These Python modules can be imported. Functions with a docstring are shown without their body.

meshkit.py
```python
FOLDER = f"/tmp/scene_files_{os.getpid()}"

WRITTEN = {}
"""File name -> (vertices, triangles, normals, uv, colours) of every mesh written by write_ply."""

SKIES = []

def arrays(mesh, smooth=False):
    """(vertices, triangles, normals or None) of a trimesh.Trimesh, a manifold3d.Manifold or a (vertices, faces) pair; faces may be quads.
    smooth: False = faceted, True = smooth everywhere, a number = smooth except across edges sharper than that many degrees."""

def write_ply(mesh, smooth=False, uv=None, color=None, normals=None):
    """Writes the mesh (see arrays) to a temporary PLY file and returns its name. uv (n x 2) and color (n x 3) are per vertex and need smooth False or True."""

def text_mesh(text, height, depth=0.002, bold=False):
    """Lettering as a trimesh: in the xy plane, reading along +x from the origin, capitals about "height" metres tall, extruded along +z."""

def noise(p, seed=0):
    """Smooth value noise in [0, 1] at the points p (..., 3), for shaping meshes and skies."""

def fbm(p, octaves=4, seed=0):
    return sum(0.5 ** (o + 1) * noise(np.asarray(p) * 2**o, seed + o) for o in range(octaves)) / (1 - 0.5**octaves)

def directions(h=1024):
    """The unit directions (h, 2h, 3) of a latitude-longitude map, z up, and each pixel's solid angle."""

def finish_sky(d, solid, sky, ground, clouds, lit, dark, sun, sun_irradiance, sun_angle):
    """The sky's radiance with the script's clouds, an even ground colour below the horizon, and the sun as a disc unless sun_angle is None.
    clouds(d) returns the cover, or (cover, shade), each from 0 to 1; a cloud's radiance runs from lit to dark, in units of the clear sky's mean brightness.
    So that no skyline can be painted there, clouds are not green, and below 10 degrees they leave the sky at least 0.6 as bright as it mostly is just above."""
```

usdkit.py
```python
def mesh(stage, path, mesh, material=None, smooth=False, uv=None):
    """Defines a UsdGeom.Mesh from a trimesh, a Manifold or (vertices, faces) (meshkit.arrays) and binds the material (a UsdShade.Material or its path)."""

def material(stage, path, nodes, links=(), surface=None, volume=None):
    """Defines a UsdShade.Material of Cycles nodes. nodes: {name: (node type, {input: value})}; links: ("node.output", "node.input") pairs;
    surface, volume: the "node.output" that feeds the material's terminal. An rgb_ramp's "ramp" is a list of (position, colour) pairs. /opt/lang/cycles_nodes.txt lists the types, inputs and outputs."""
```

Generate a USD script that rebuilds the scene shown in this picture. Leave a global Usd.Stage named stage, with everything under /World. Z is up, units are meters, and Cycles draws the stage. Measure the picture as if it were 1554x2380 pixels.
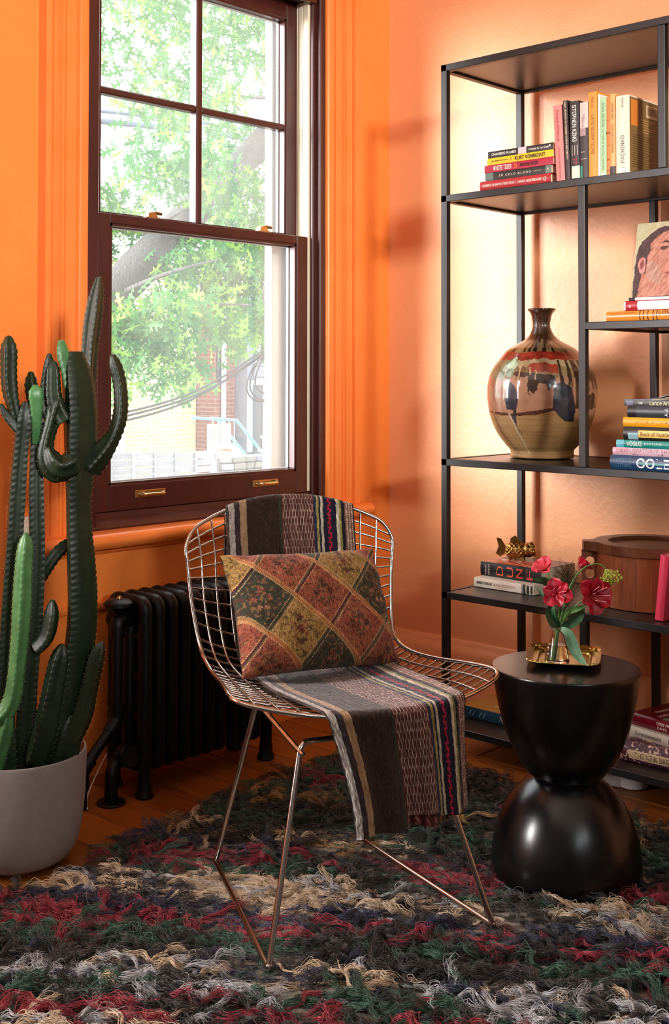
import math, numpy as np, trimesh, manifold3d as m3, shapely.geometry as sg, usdkit, meshkit
from shapely.ops import unary_union
from pxr import Usd, UsdGeom, UsdLux, UsdShade, Gf, Sdf, Vt

stage = Usd.Stage.CreateInMemory()
UsdGeom.SetStageUpAxis(stage, 'Z'); UsdGeom.SetStageMetersPerUnit(stage, 1.0)
UsdGeom.Xform.Define(stage, '/World'); UsdGeom.Scope.Define(stage, '/World/Looks')
rng = np.random.default_rng(7)
PI = math.pi

# ---------------------------------------------------------------- camera
W_PX, H_PX = 1554, 2380
FOC, CX, CY = 2802.04, 695.48, 801.11          # lens in pixels, with the photograph's lens shift
YAW, PITCH, ROLL = map(math.radians, (45.9656, 1.4185, 0.1144))
CAM = np.array([-3.0964, -2.5786, 1.0416])
fw = np.array([math.sin(YAW)*math.cos(PITCH), math.cos(YAW)*math.cos(PITCH), math.sin(PITCH)])
r0 = np.array([math.cos(YAW), -math.sin(YAW), 0]); u0 = np.cross(r0, fw)
rt = math.cos(ROLL)*r0 + math.sin(ROLL)*u0; up = -math.sin(ROLL)*r0 + math.cos(ROLL)*u0
cam = UsdGeom.Camera.Define(stage, '/World/camera')
M = np.eye(4); M[0, :3], M[1, :3], M[2, :3], M[3, :3] = rt, up, -fw, CAM
cam.AddTransformOp().Set(Gf.Matrix4d(*M.ravel().tolist()))
AP = 36.0
cam.CreateHorizontalApertureAttr(AP); cam.CreateVerticalApertureAttr(AP*H_PX/W_PX)
cam.CreateFocalLengthAttr(FOC/W_PX*AP)
cam.CreateHorizontalApertureOffsetAttr((W_PX/2-CX)/W_PX*AP)
cam.CreateVerticalApertureOffsetAttr((CY-H_PX/2)/W_PX*AP)
cam.CreateClippingRangeAttr(Gf.Vec2f(0.05, 500))
EXPOSURE = 0.0
cam.CreateExposureAttr(EXPOSURE)

# ---------------------------------------------------------------- light
SKY, SUN, BACK, SIDE = 1.6, 12.5, 330.0, 42.0
dome = UsdLux.DomeLight.Define(stage, '/World/sky')
dome.CreateIntensityAttr(SKY); dome.CreateColorAttr(Gf.Vec3f(0.93, 0.97, 1.0))
sun = UsdLux.DistantLight.Define(stage, '/World/hazy_sun')                # low sun in bright haze, off to the left of the window
sun.CreateAngleAttr(42.0); sun.CreateIntensityAttr(SUN); sun.CreateColorAttr(Gf.Vec3f(1.0, 0.96, 1.0))
sd = np.array([.87, -.47, -.16]); sd /= np.linalg.norm(sd)                   # the way its light travels
sx_ = np.cross([0, 0, 1.0], -sd); sx_ /= np.linalg.norm(sx_); SM = np.eye(4); SM[0, :3], SM[1, :3], SM[2, :3] = sx_, np.cross(-sd, sx_), -sd
sun.AddTransformOp().Set(Gf.Matrix4d(*SM.ravel().tolist()))
win = UsdLux.RectLight.Define(stage, '/World/rear_daylight')              # added area light for rear daylight; the high opening keeps it off lower walls
win.CreateWidthAttr(0.80); win.CreateHeightAttr(1.00); win.CreateIntensityAttr(BACK); win.CreateColorAttr(Gf.Vec3f(1.0, 0.95, 0.88))
win.AddTranslateOp().Set(Gf.Vec3d(-5.3, -9.0, 2.60)); win.AddRotateZOp().Set(-27); win.AddRotateXOp().Set(90)
win2 = UsdLux.RectLight.Define(stage, '/World/side_daylight')              # daylight in the second window of the window wall, left of the picture
win2.CreateWidthAttr(0.80); win2.CreateHeightAttr(1.40); win2.CreateIntensityAttr(SIDE); win2.CreateColorAttr(Gf.Vec3f(1.0, 0.98, 0.95))
win2.AddTranslateOp().Set(Gf.Vec3d(-3.15, .20, 1.45)); win2.AddRotateXOp().Set(-90)

# ---------------------------------------------------------------- helpers
def C(h):
    c = np.array([int(h[i:i+2], 16) for i in (1, 3, 5)])/255.0
    return tuple(float(x) for x in np.where(c <= .04045, c/12.92, ((c+.055)/1.055)**2.4))
def lin(c): return C(c) if isinstance(c, str) else tuple(c)

used = {}
def path_for(name, parent=None):
    base = (parent or '/World') + '/' + name
    k = used.get(base, 0); used[base] = k+1
    return base if k == 0 else f'{base}_{k:03d}'
def props(prim, label=None, cat=None, group=None, kind=None):
    for k, v in (('label', label), ('category', cat), ('group', group), ('kind', kind)):
        if v: prim.SetCustomDataByKey(k, v)
def xf(prim, loc=None, rot=None, mat=None):
    x = UsdGeom.Xformable(prim)
    if mat is not None:
        x.AddTransformOp().Set(Gf.Matrix4d(*np.asarray(mat, float).T.ravel().tolist())); return
    if loc is not None: x.AddTranslateOp().Set(Gf.Vec3d(*map(float, loc)))
    if rot is not None: x.AddRotateXYZOp().Set(Gf.Vec3f(*map(float, rot)))
def thing(name, label=None, cat=None, loc=None, rot=None, group=None, kind=None, parent=None, mat=None):
    p = path_for(name, parent)
    x = UsdGeom.Xform.Define(stage, p); xf(x.GetPrim(), loc, rot, mat); props(x.GetPrim(), label, cat, group, kind)
    return p
def obj(name, mesh, mat, parent=None, smooth=30, col=None, label=None, cat=None, group=None, kind=None, loc=None, rot=None, uv=None):
    p = path_for(name, parent)
    if col is not None and smooth not in (True, False): smooth = True
    m = usdkit.mesh(stage, p, mesh, LOOK(mat), smooth=smooth, uv=uv)
    if col is not None:
        UsdGeom.PrimvarsAPI(m).CreatePrimvar('col', Sdf.ValueTypeNames.Float3Array, 'vertex').Set(Vt.Vec3fArray.FromNumpy(np.asarray(col, np.float32)))
    props(m.GetPrim(), label, cat, group, kind)
    if loc is not None or rot is not None: xf(m.GetPrim(), loc, rot)
    return p
def dup(src, name, label, loc=None, rot=None, group=None, cat=None, mat=None):
    was = stage.GetPrimAtPath(src).GetCustomData()
    p = path_for(name); x = UsdGeom.Xform.Define(stage, p)
    x.GetPrim().GetReferences().AddInternalReference(src); x.GetPrim().SetInstanceable(True)
    x.ClearXformOpOrder()
    xf(x.GetPrim(), loc, rot, mat)
    props(x.GetPrim(), label, cat or was.get('category'), group or was.get('group'))
    return p

# ---- meshes: every builder returns (vertices, triangles)
def cat_(*ms):
    vs, fs, n = [], [], 0
    for v, f in ms:
        v = np.asarray(v, float); f = np.asarray(f, int)
        if f.shape[1] == 4: f = np.vstack([f[:, [0, 1, 2]], f[:, [0, 2, 3]]])
        vs.append(v); fs.append(f+n); n += len(v)
    return np.vstack(vs), np.vstack(fs)
def mf(m):
    t = m.to_mesh(); return np.array(t.vert_properties[:, :3], float), np.array(t.tri_verts, int)
def man(m):
    v, f = m; return m3.Manifold(m3.Mesh(np.asarray(v, np.float32), np.asarray(f, np.uint32)))
def box(x0, x1, y0, y1, z0, z1, c=0.0):
    """A box; c chamfers its edges."""
    if c <= 0:
        m = trimesh.creation.box(bounds=[[x0, y0, z0], [x1, y1, z1]]); return np.array(m.vertices), np.array(m.faces)
    c = min(c, .49*(x1-x0), .49*(y1-y0), .49*(z1-z0)); pts = []
    for x, sx in ((x0, 1), (x1, -1)):
        for y, sy in ((y0, 1), (y1, -1)):
            for z, sz in ((z0, 1), (z1, -1)):
                pts += [(x+sx*c, y+sy*c, z), (x+sx*c, y, z+sz*c), (x, y+sy*c, z+sz*c)]
    return mf(m3.Manifold.hull_points(np.array(pts)))
def tf(m, M):
    v, f = m; M = np.asarray(M, float); v = np.asarray(v) @ M[:3, :3].T + M[:3, 3]
    f = np.asarray(f)
    return v, (f[:, ::-1] if np.linalg.det(M[:3, :3]) < 0 else f)
def T(x=0, y=0, z=0): A = np.eye(4); A[:3, 3] = (x, y, z); return A
def RX(a): A = np.eye(4); c, s = math.cos(a), math.sin(a); A[1:3, 1:3] = [[c, -s], [s, c]]; return A
def RY(a): A = np.eye(4); c, s = math.cos(a), math.sin(a); A[0, 0] = c; A[0, 2] = s; A[2, 0] = -s; A[2, 2] = c; return A
def RZ(a): A = np.eye(4); c, s = math.cos(a), math.sin(a); A[:2, :2] = [[c, -s], [s, c]]; return A
def S(x, y=None, z=None): return np.diag([x, y if y is not None else x, z if z is not None else x, 1.0])
def frames(P, closed=False):
    P = np.asarray(P, float)
    t = (np.roll(P, -1, 0)-np.roll(P, 1, 0)) if closed else np.gradient(P, axis=0)
    t /= np.linalg.norm(t, axis=1, keepdims=True)+1e-12
    a = np.cross(t[0], [0, 0, 1.0]);
    if np.linalg.norm(a) < 1e-3: a = np.cross(t[0], [1.0, 0, 0])
    a /= np.linalg.norm(a); A = [a]
    for i in range(1, len(P)):
        b = A[-1]-t[i]*np.dot(A[-1], t[i]); A.append(b/(np.linalg.norm(b)+1e-12))
    A = np.array(A); return t, A, np.cross(t, A)
def tube(P, r, n=8, caps=True, closed=False):
    P = np.asarray(P, float); t, A, B = frames(P, closed)
    r = np.broadcast_to(np.asarray(r, float), (len(P),))
    an = np.arange(n)*2*PI/n
    v = (P[:, None]+r[:, None, None]*(np.cos(an)[None, :, None]*A[:, None]+np.sin(an)[None, :, None]*B[:, None])).reshape(-1, 3)
    m = len(P); rows = m if closed else m-1
    i, j = np.meshgrid(np.arange(rows), np.arange(n), indexing='ij'); k = (i+1) % m; l = (j+1) % n
    q = np.stack([i*n+j, i*n+l, k*n+l, k*n+j], -1).reshape(-1, 4)
    f = np.vstack([q[:, [0, 1, 2]], q[:, [0, 2, 3]]])
    if caps and not closed:
        v = np.vstack([v, P[:1], P[-1:]]); a0, a1 = len(v)-2, len(v)-1; jj = np.arange(n); ll = (jj+1) % n
        f = np.vstack([f, np.stack([np.full(n, a0), ll, jj], 1), np.stack([np.full(n, a1), (m-1)*n+jj, (m-1)*n+ll], 1)])
    return v, f
def lathe(prof, n=48, cap0=True, cap1=True):
    """prof: (r, z) from bottom to top, outside surface."""
    prof = np.asarray(prof, float); an = np.arange(n)*2*PI/n
    v = np.stack([prof[:, :1]*np.cos(an), prof[:, :1]*np.sin(an), np.repeat(prof[:, 1:], n, 1)], -1).reshape(-1, 3)
    i, j = np.meshgrid(np.arange(len(prof)-1), np.arange(n), indexing='ij'); l = (j+1) % n
    q = np.stack([i*n+j, i*n+l, (i+1)*n+l, (i+1)*n+j], -1).reshape(-1, 4)
    f = np.vstack([q[:, [0, 1, 2]], q[:, [0, 2, 3]]]); jj = np.arange(n); ll = (jj+1) % n
    if cap0: v = np.vstack([v, [[0, 0, prof[0, 1]]]]); f = np.vstack([f, np.stack([np.full(n, len(v)-1), ll, jj], 1)])
    if cap1: v = np.vstack([v, [[0, 0, prof[-1, 1]]]]); f = np.vstack([f, np.stack([np.full(n, len(v)-1), (len(prof)-1)*n+jj, (len(prof)-1)*n+ll], 1)])
    return v, f
def prism(poly, z0, z1):
    """Extrudes a polygon (xy points or a shapely shape) from z0 to z1."""
    g = poly if hasattr(poly, 'geom_type') else sg.Polygon(poly)
    if not g.is_valid: g = g.buffer(0)
    ms = [trimesh.creation.extrude_polygon(p, z1-z0, engine='earcut') for p in getattr(g, 'geoms', [g])]
    m = trimesh.util.concatenate(ms) if len(ms) > 1 else ms[0]
    return np.array(m.vertices)+[0, 0, z0], np.array(m.faces)
def grid(P, closed_u=False):
    """Surface through an (a, b, 3) array of points."""
    a, b = P.shape[:2]; i, j = np.meshgrid(np.arange(a if closed_u else a-1), np.arange(b-1), indexing='ij'); k = (i+1) % a
    q = np.stack([i*b+j, k*b+j, k*b+j+1, i*b+j+1], -1).reshape(-1, 4)
    return P.reshape(-1, 3), np.vstack([q[:, [0, 1, 2]], q[:, [0, 2, 3]]])
def spline(P, n, closed=False):
    from scipy.interpolate import CubicSpline
    P = np.asarray(P, float)
    if closed: P = np.vstack([P, P[:1]])
    d = np.r_[0, np.cumsum(np.linalg.norm(np.diff(P, axis=0), axis=1))]
    cs = CubicSpline(d, P, bc_type='periodic' if closed else 'natural')
    t = np.linspace(0, d[-1], n+1)[:-1] if closed else np.linspace(0, d[-1], n)
    return cs(t)
def fillet(P, r, n=6, closed=False):
    """Polyline with rounded corners."""
    P = [np.asarray(p, float) for p in P]; out = []; m = len(P)
    for i in range(m):
        if not closed and i in (0, m-1): out.append(P[i]); continue
        a, b, c = P[i-1], P[i], P[(i+1) % m]; ri = r[i] if hasattr(r, '__len__') else r
        da, dc = (a-b), (c-b); la, lc = np.linalg.norm(da), np.linalg.norm(dc); da /= la; dc /= lc
        ang = math.acos(max(-1, min(1, float(da@dc)))); d = min(ri/math.tan(ang/2+1e-9), .48*la, .48*lc)
        p0, p1 = b+da*d, b+dc*d
        for t in np.linspace(0, 1, n): out.append((1-t)**2*p0+2*t*(1-t)*b+t*t*p1)
    return np.array(out)
def text(s, h, depth=.0004, bold=False, width=None, stretch=1.0):
    """Lettering centred on the origin, reading along +x, in the xy plane."""
    m = meshkit.text_mesh(s, h, depth, bold); v, f = np.array(m.vertices), np.array(m.faces)
    v[:, 0] *= (width/np.ptp(v[:, 0])) if width else stretch
    v[:, 0] -= (v[:, 0].min()+v[:, 0].max())/2; v[:, 1] -= h/2
    return v, f

# ---------------------------------------------------------------- looks
LOOKS = {}; RECIPES = {}
def LOOK(key):
    if key in LOOKS: return LOOKS[key]
    nodes, links, surf = RECIPES[key] if key in RECIPES else flat(key)
    nm = ''.join(ch if ch.isalnum() else '_' for ch in str(key)).strip('_')
    LOOKS[key] = usdkit.material(stage, '/World/Looks/look_'+nm, nodes, links, surface=surf)
    return LOOKS[key]
def flat(key):
    """'#rrggbb[:roughness]' is a plain paint, ink or cloth."""
    h, _, r = key.partition(':')
    return {'p': ('principled_bsdf', {'base_color': C(h), 'roughness': float(r or .55)})}, [], 'p.BSDF'
def noisy(key, c0, c1, scale, rough=.5, bump=0, bscale=None, detail=4, stretch=(1, 1, 1), spec=.5, metal=0, extra=None, dist=.004, coat=0, rot=(0, 0, 0)):
    """Colour mottled between c0 and c1 by noise, with fine relief."""
    n = {'g': ('texture_coordinate', {}), 'm': ('mapping', {'scale': stretch, 'rotation': rot}), 'n': ('noise_texture', {'scale': scale, 'detail': detail, 'roughness': .6}),
         'r': ('rgb_ramp', {'ramp': [(.3, lin(c0)), (.7, lin(c1))]}),
         'p': ('principled_bsdf', {'roughness': rough, 'specular_ior_level': spec, 'metallic': metal, 'coat_weight': coat, **(extra or {})})}
    l = [('g.object', 'm.vector'), ('m.vector', 'n.vector'), ('n.fac', 'r.fac'), ('r.color', 'p.base_color')]
    if bump:
        n['n2'] = ('noise_texture', {'scale': bscale or scale*3, 'detail': 5, 'roughness': .6}); n['b'] = ('bump', {'strength': bump, 'distance': dist})
        l += [('m.vector', 'n2.vector'), ('n2.fac', 'b.height'), ('b.normal', 'p.normal')]
    RECIPES[key] = (n, l, 'p.BSDF')
def plain(key, c, rough=.5, metal=0, **kw):
    RECIPES[key] = ({'p': ('principled_bsdf', {'base_color': lin(c), 'roughness': rough, 'metallic': metal, **kw})}, [], 'p.BSDF')
def vcol(key, rough=.6, bump=0, bscale=200, dist=.002, **kw):
    """Colour printed or glazed on the mesh (read from its 'col' primvar)."""
    n = {'a': ('attribute', {'attribute': 'col'}), 'p': ('principled_bsdf', {'roughness': rough, **kw})}; l = [('a.color', 'p.base_color')]
    if bump:
        n.update({'g': ('texture_coordinate', {}), 'n': ('noise_texture', {'scale': bscale, 'detail': 4}), 'b': ('bump', {'strength': bump, 'distance': dist})})
        l += [('g.object', 'n.vector'), ('n.fac', 'b.height'), ('b.normal', 'p.normal')]
    RECIPES[key] = (n, l, 'p.BSDF')

noisy('orange_wall', '#F78A3A', '#FA9143', 6, rough=.42, bump=.25, bscale=55, dist=.003)
noisy('peach_wall', '#F0A976', '#F3AF7D', 5, rough=.40, bump=.35, bscale=60, dist=.003)  # orange wall made paler: the window light is put into its colour
noisy('orange_trim', '#F4843A', '#F88D44', 9, rough=.28, bump=.15, bscale=40, dist=.002)
noisy('mahogany', '#3A1513', '#4A1E19', 7, rough=.32, bump=.12, bscale=30, stretch=(3, 3, .6), dist=.001)
plain('cream_liner', '#E9DDC4', .4)
noisy('plain_wall', '#5A5652', '#625E59', 5, rough=.7)
plain('grey_seal', '#B9BCBA', .5)
plain('white_ceiling', '#EFE9E0', .8)
plain('brass', '#C4AC7C', .28, metal=1.0)
noisy('black_metal', '#0E0E0F', '#151516', 30, rough=.42, spec=.45, bump=.05, bscale=300, dist=.0005)
noisy('shelf_panel', '#151210', '#1E1A17', 12, rough=.33, spec=.5)
for k_, (a_, b_) in enumerate([('#6E3A14', '#92551E'), ('#7A4218', '#A05E24'), ('#653310', '#86491A'), ('#824A1A', '#A86628')]):
    noisy(f'floor_wood_{k_}', a_, b_, 9, rough=.38, bump=.2, bscale=40, stretch=(9, .7, 1), dist=.002)
plain('floor_gap', '#120905', .9)
# ---------------------------------------------------------------- the room
XW, YB, ZC = -4.6, -5.0, 2.95
floor = obj('floor', box(XW, 0, YB, 0, -.06, -.016), 'floor_gap', kind='structure', label='old amber pine plank floor under the rug')
bw = .1235; nb = int(round(-XW/bw))
fr = np.random.default_rng(3)
for i in range(nb):
    x1 = -i*bw; x0 = x1-bw; y = 0.0
    while y > YB+.01:
        L = fr.uniform(.9, 1.7) if y < 0 else fr.uniform(.35, 1.2); ye = max(YB, y-L)
        if ye < YB+.3: ye = YB
        obj('floorboard', box(x0+.0017, x1-.0017, ye+.0012, y-.0012, -.016, -.0004*fr.uniform(0, 3), .0024), f'floor_wood_{fr.integers(4)}', floor, smooth=False)
        y = ye
obj('ceiling', box(XW-.2, .2, YB-.2, .25, ZC, ZC+.1), 'white_ceiling', kind='structure', label='white ceiling above the room')
# window wall (y = 0) with its opening; the outside leaf is pale render
OPX0, OPX1, OPZ0, OPZ1 = -1.235, -.350, .60, 2.29
wl = mf(man(box(XW-.2, .2, 0, .18, -.1, ZC))-man(box(OPX0, OPX1, -.1, .5, OPZ0, OPZ1))-man(box(-3.59, -2.71, -.1, .5, .70, 2.20)))
wall_left = obj('wall_left', wl, 'orange_wall', smooth=False, kind='structure', label='orange painted wall around the sash window')
obj('wall_right', box(0, .12, YB-.2, 0, -.1, ZC), 'peach_wall', smooth=False, kind='structure', label='orange plaster wall behind the shelving, sunlight painted into its paler colour')
obj('wall_far', box(XW-.2, XW, YB-.2, 0, -.1, ZC), 'plain_wall', smooth=False, kind='structure', label='plain grey wall opposite the shelving')
wb = mf(man(box(XW-.2, .2, YB-.2, YB, -.1, ZC))-man(box(-4.40, -2.20, YB-.5, YB+.5, 1.72, 2.80)))
obj('wall_back', wb, 'plain_wall', smooth=False, kind='structure', label='plain grey wall behind the viewer with a high window')
w2 = thing('window_2', 'high rear window behind the viewer', kind='structure')
for a in (box(-4.40, -4.37, YB-.1, YB+.02, 1.72, 2.80), box(-2.23, -2.20, YB-.1, YB+.02, 1.72, 2.80), box(-4.37, -2.23, YB-.1, YB+.02, 1.72, 1.75), box(-4.37, -2.23, YB-.1, YB+.02, 2.77, 2.80)):
    obj('window_frame', a, 'mahogany', w2)
w3 = thing('window_3', 'second window of the window wall to the left of the cactus', kind='structure')
for a in (box(-3.59, -3.54, .02, .10, .70, 2.20), box(-2.76, -2.71, .02, .10, .70, 2.20), box(-3.54, -2.76, .02, .10, .70, .75), box(-3.54, -2.76, .02, .10, 2.15, 2.20), box(-3.54, -2.76, .03, .09, 1.43, 1.47)):
    obj('window_frame', a, 'mahogany', w3)
# casings: fluted boards either side of the window
def casing(xi, xo):
    s = 1 if xo > xi else -1; w = abs(xo-xi)
    P = [(0, .0), (0, -.024), (.002, -.031), (.006, -.035), (.013, -.037), (.024, -.037), (.031, -.034), (.034, -.029), (.036, -.025), (.039, -.025), (.040, -.030),
         (.070, -.030), (.072, -.025), (.075, -.025), (.077, -.030), (.083, -.030), (.085, -.026), (.088, -.026), (.090, -.031), (.098, -.034), (.106, -.036), (.112, -.036), (.115, -.030), (.118, -.030), (.121, -.040), (w-.006, -.040), (w, -.034), (w, 0)]
    return [(xi+s*a, b) for a, b in P]
tl = thing('trim_1', 'fluted orange window casing on the left of the window', kind='structure')
obj('casing_board', prism(casing(-1.244, -1.378), .634, 2.62), 'orange_trim', tl, smooth=35)
t2 = thing('trim_2', 'fluted orange window casing between window and corner', kind='structure')
obj('casing_board', prism(casing(-.338, -.184), .634, 2.62), 'orange_trim', t2, smooth=35)
t3 = thing('trim_3', 'orange head casing over the window', kind='structure')
obj('casing_board', box(-1.40, -.16, -.045, 0, 2.62, 2.74, .004), 'orange_trim', t3)
obj('casing_board', box(-1.244, -.338, -.032, 0, 2.29, 2.62, .004), 'orange_trim', t3)
t4 = thing('trim_4', 'rounded orange window stool below the sash', kind='structure')
st = [(0, .590), (-.045, .590), (-.062, .592), (-.072, .598), (-.078, .606), (-.080, .613), (-.078, .621), (-.071, .629), (-.060, .634), (0, .636)]
obj('stool_board', tf(prism([(a, b) for a, b in st], -1.40, -.163), [[0, 0, 1, 0], [1, 0, 0, 0], [0, 1, 0, 0], [0, 0, 0, 1]]), 'orange_trim', t4, smooth=40)
obj('cove_strip', tf(prism([(0, .572), (-.012, .573), (-.022, .580), (-.026, .590), (0, .590)], -1.39, -.175), [[0, 0, 1, 0], [1, 0, 0, 0], [0, 1, 0, 0], [0, 0, 0, 1]]), 'orange_trim', t4, smooth=40)
t5 = thing('trim_5', 'thin orange panel rail under the window behind the radiator', kind='structure')
obj('panel_rail', tf(prism([(0, .425), (-.012, .428), (-.016, .436), (-.014, .446), (-.004, .449), (-.003, .454), (0, .456)], XW, 0), [[0, 0, 1, 0], [1, 0, 0, 0], [0, 1, 0, 0], [0, 0, 0, 1]]), 'orange_trim', t5, smooth=40)
bb = [(0, 0), (-.022, 0), (-.022, .165), (-.019, .178), (-.012, .186), (-.010, .200), (-.004, .209), (0, .210)]
br_ = thing('baseboard_right', 'baseboard along the foot of the right wall, in the same painted sunlit orange', kind='structure')
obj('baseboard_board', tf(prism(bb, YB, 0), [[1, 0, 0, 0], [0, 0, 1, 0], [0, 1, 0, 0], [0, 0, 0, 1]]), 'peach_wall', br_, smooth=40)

# ---------------------------------------------------------------- the sash window
RECIPES['pane'] = ({'t': ('transparent_bsdf', {'color': (.97, .98, .97)}), 'd': ('translucent_bsdf', {'color': (.9, .92, .9)}), 'a': ('mix_closure', {'fac': .04}),
                    'f': ('layer_weight', {'blend': .5}), 'e': ('math', {'math_type': 'power', 'value2': 4.0}), 'h': ('math', {'math_type': 'multiply_add', 'value2': .7, 'value3': .03}), 'g': ('glossy_bsdf', {'roughness': .02, 'color': (1, 1, 1)}), 'm': ('mix_closure', {})},
                   [('t.BSDF', 'a.closure1'), ('d.BSDF', 'a.closure2'), ('f.facing', 'e.value1'), ('e.value', 'h.value1'), ('h.value', 'm.fac'), ('a.closure', 'm.closure1'), ('g.BSDF', 'm.closure2')], 'm.closure')
w1 = thing('window_1', 'mahogany brown double hung sash window with six panes of daylight', kind='structure')
fr_ = obj('window_frame', cat_(box(-1.244, -1.196, .045, .135, .62, 2.30, .002), box(-.372, -.335, .012, .135, .62, 2.30, .002), box(-1.244, -.335, .0, .135, 2.212, 2.30, .002)), 'mahogany', w1)
obj('stop_bead', box(-1.246, -1.203, -.020, .045, .64, 2.24, .003), 'mahogany', w1)
obj('stop_bead', cat_(box(-.377, -.356, -.006, .012, .64, 2.24, .003), box(-.360, -.334, -.022, .012, .64, 2.24, .004)), 'mahogany', w1)
obj('stop_bead', box(-1.21, -.37, -.018, .0, 2.20, 2.24, .003), 'mahogany', w1)
obj('window_sill', cat_(tf(prism([(.16, .60), (-.024, .60), (-.024, .640), (-.014, .652), (.0, .662), (.004, .676), (.16, .690)], -1.24, -.345), [[0, 0, 1, 0], [1, 0, 0, 0], [0, 1, 0, 0], [0, 0, 0, 1]])), 'mahogany', w1, smooth=20)
for y0_, y1_ in ((.006, .030), (.0315, .052), (.054, .098)):
    obj('jamb_liner', box(-.386, -.372, y0_, y1_, .68, 2.212, .002), 'cream_liner', w1)
    obj('jamb_liner', box(-1.196, -1.192, y0_, y1_, .68, 2.212, .001), 'cream_liner', w1)
def sash(name, x0, x1, z0, z1, gx0, gx1, gz0, gz1, y0, y1, muntin):
    s = thing(name, None, parent=w1)
    c = .0025
    obj('stile', box(x0, gx0, y0, y1, z0, z1, c), 'mahogany', s); obj('stile', box(gx1, x1, y0, y1, z0, z1, c), 'mahogany', s)
    obj('rail', box(gx0, gx1, y0, y1, gz1, z1, c), 'mahogany', s); obj('rail', box(gx0, gx1, y0, y1, z0, gz0, c), 'mahogany', s)
    e = .012; ym = y0+.004                                              # moulded sticking around the glass
    bead = cat_(box(gx0, gx0+.007, ym, y1-.004, gz0, gz1), box(gx1-.007, gx1, ym, y1-.004, gz0, gz1), box(gx0, gx1, ym, y1-.004, gz1-.006, gz1), box(gx0, gx1, ym, y1-.004, gz0, gz0+.006))
    obj('glazing_bead', bead, 'mahogany', s)
    seal = cat_(box(gx0+.006, gx0+.011, y1-.012, y1-.003, gz0, gz1), box(gx1-.011, gx1-.006, y1-.012, y1-.003, gz0, gz1), box(gx0, gx1, y1-.012, y1-.003, gz1-.010, gz1-.005), box(gx0, gx1, y1-.012, y1-.003, gz0+.004, gz0+.009))
    obj('glass_seal', seal, 'grey_seal', s)
    yg = y1-.008
    if muntin:
        mx, mz = muntin
        obj('muntin', box(mx-.0115, mx+.0115, y0+.004, y1-.002, gz0, gz1, .004), 'mahogany', s)
        obj('muntin', box(gx0, mx-.0115, y0+.006, y1-.003, mz-.010, mz+.010, .004), 'mahogany', s); obj('muntin', box(mx+.0115, gx1, y0+.006, y1-.003, mz-.010, mz+.010, .004), 'mahogany', s)
        for a, b in ((gx0, mx-.0115), (mx+.0115, gx1)):
            for d, e_ in ((gz0, mz-.01), (mz+.01, gz1)): obj('pane', box(a, b, yg, yg+.003, d, e_), 'pane', s, smooth=False)
    else: obj('pane', box(gx0, gx1, yg, yg+.003, gz0, gz1), 'pane', s, smooth=False)
    return s
lower = sash('lower_sash', -1.194, -.387, .677, 1.470, -1.146, -.435, .747, 1.4435, .005, .045, None)
upper = sash('upper_sash', -1.194, -.384, 1.44, 2.210, -1.148, -.431, 1.475, 2.153, .055, .095, (-.787, 1.813))
def lift(x):
    b = [box(x-.053, x+.053, .002, .006, .708, .728, .0015), tube(fillet([(x-.04, .003, .718), (x-.028, -.016, .717), (x+.034, -.016, .717), (x+.040, .003, .718)], .006, 4), .0042, 8)]
    b += [box(x-.040, x-.026, -.010, .004, .7115, .7245, .003), box(x+.031, x+.044, -.010, .004, .7115, .7245, .003)]
    return cat_(*b)
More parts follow.
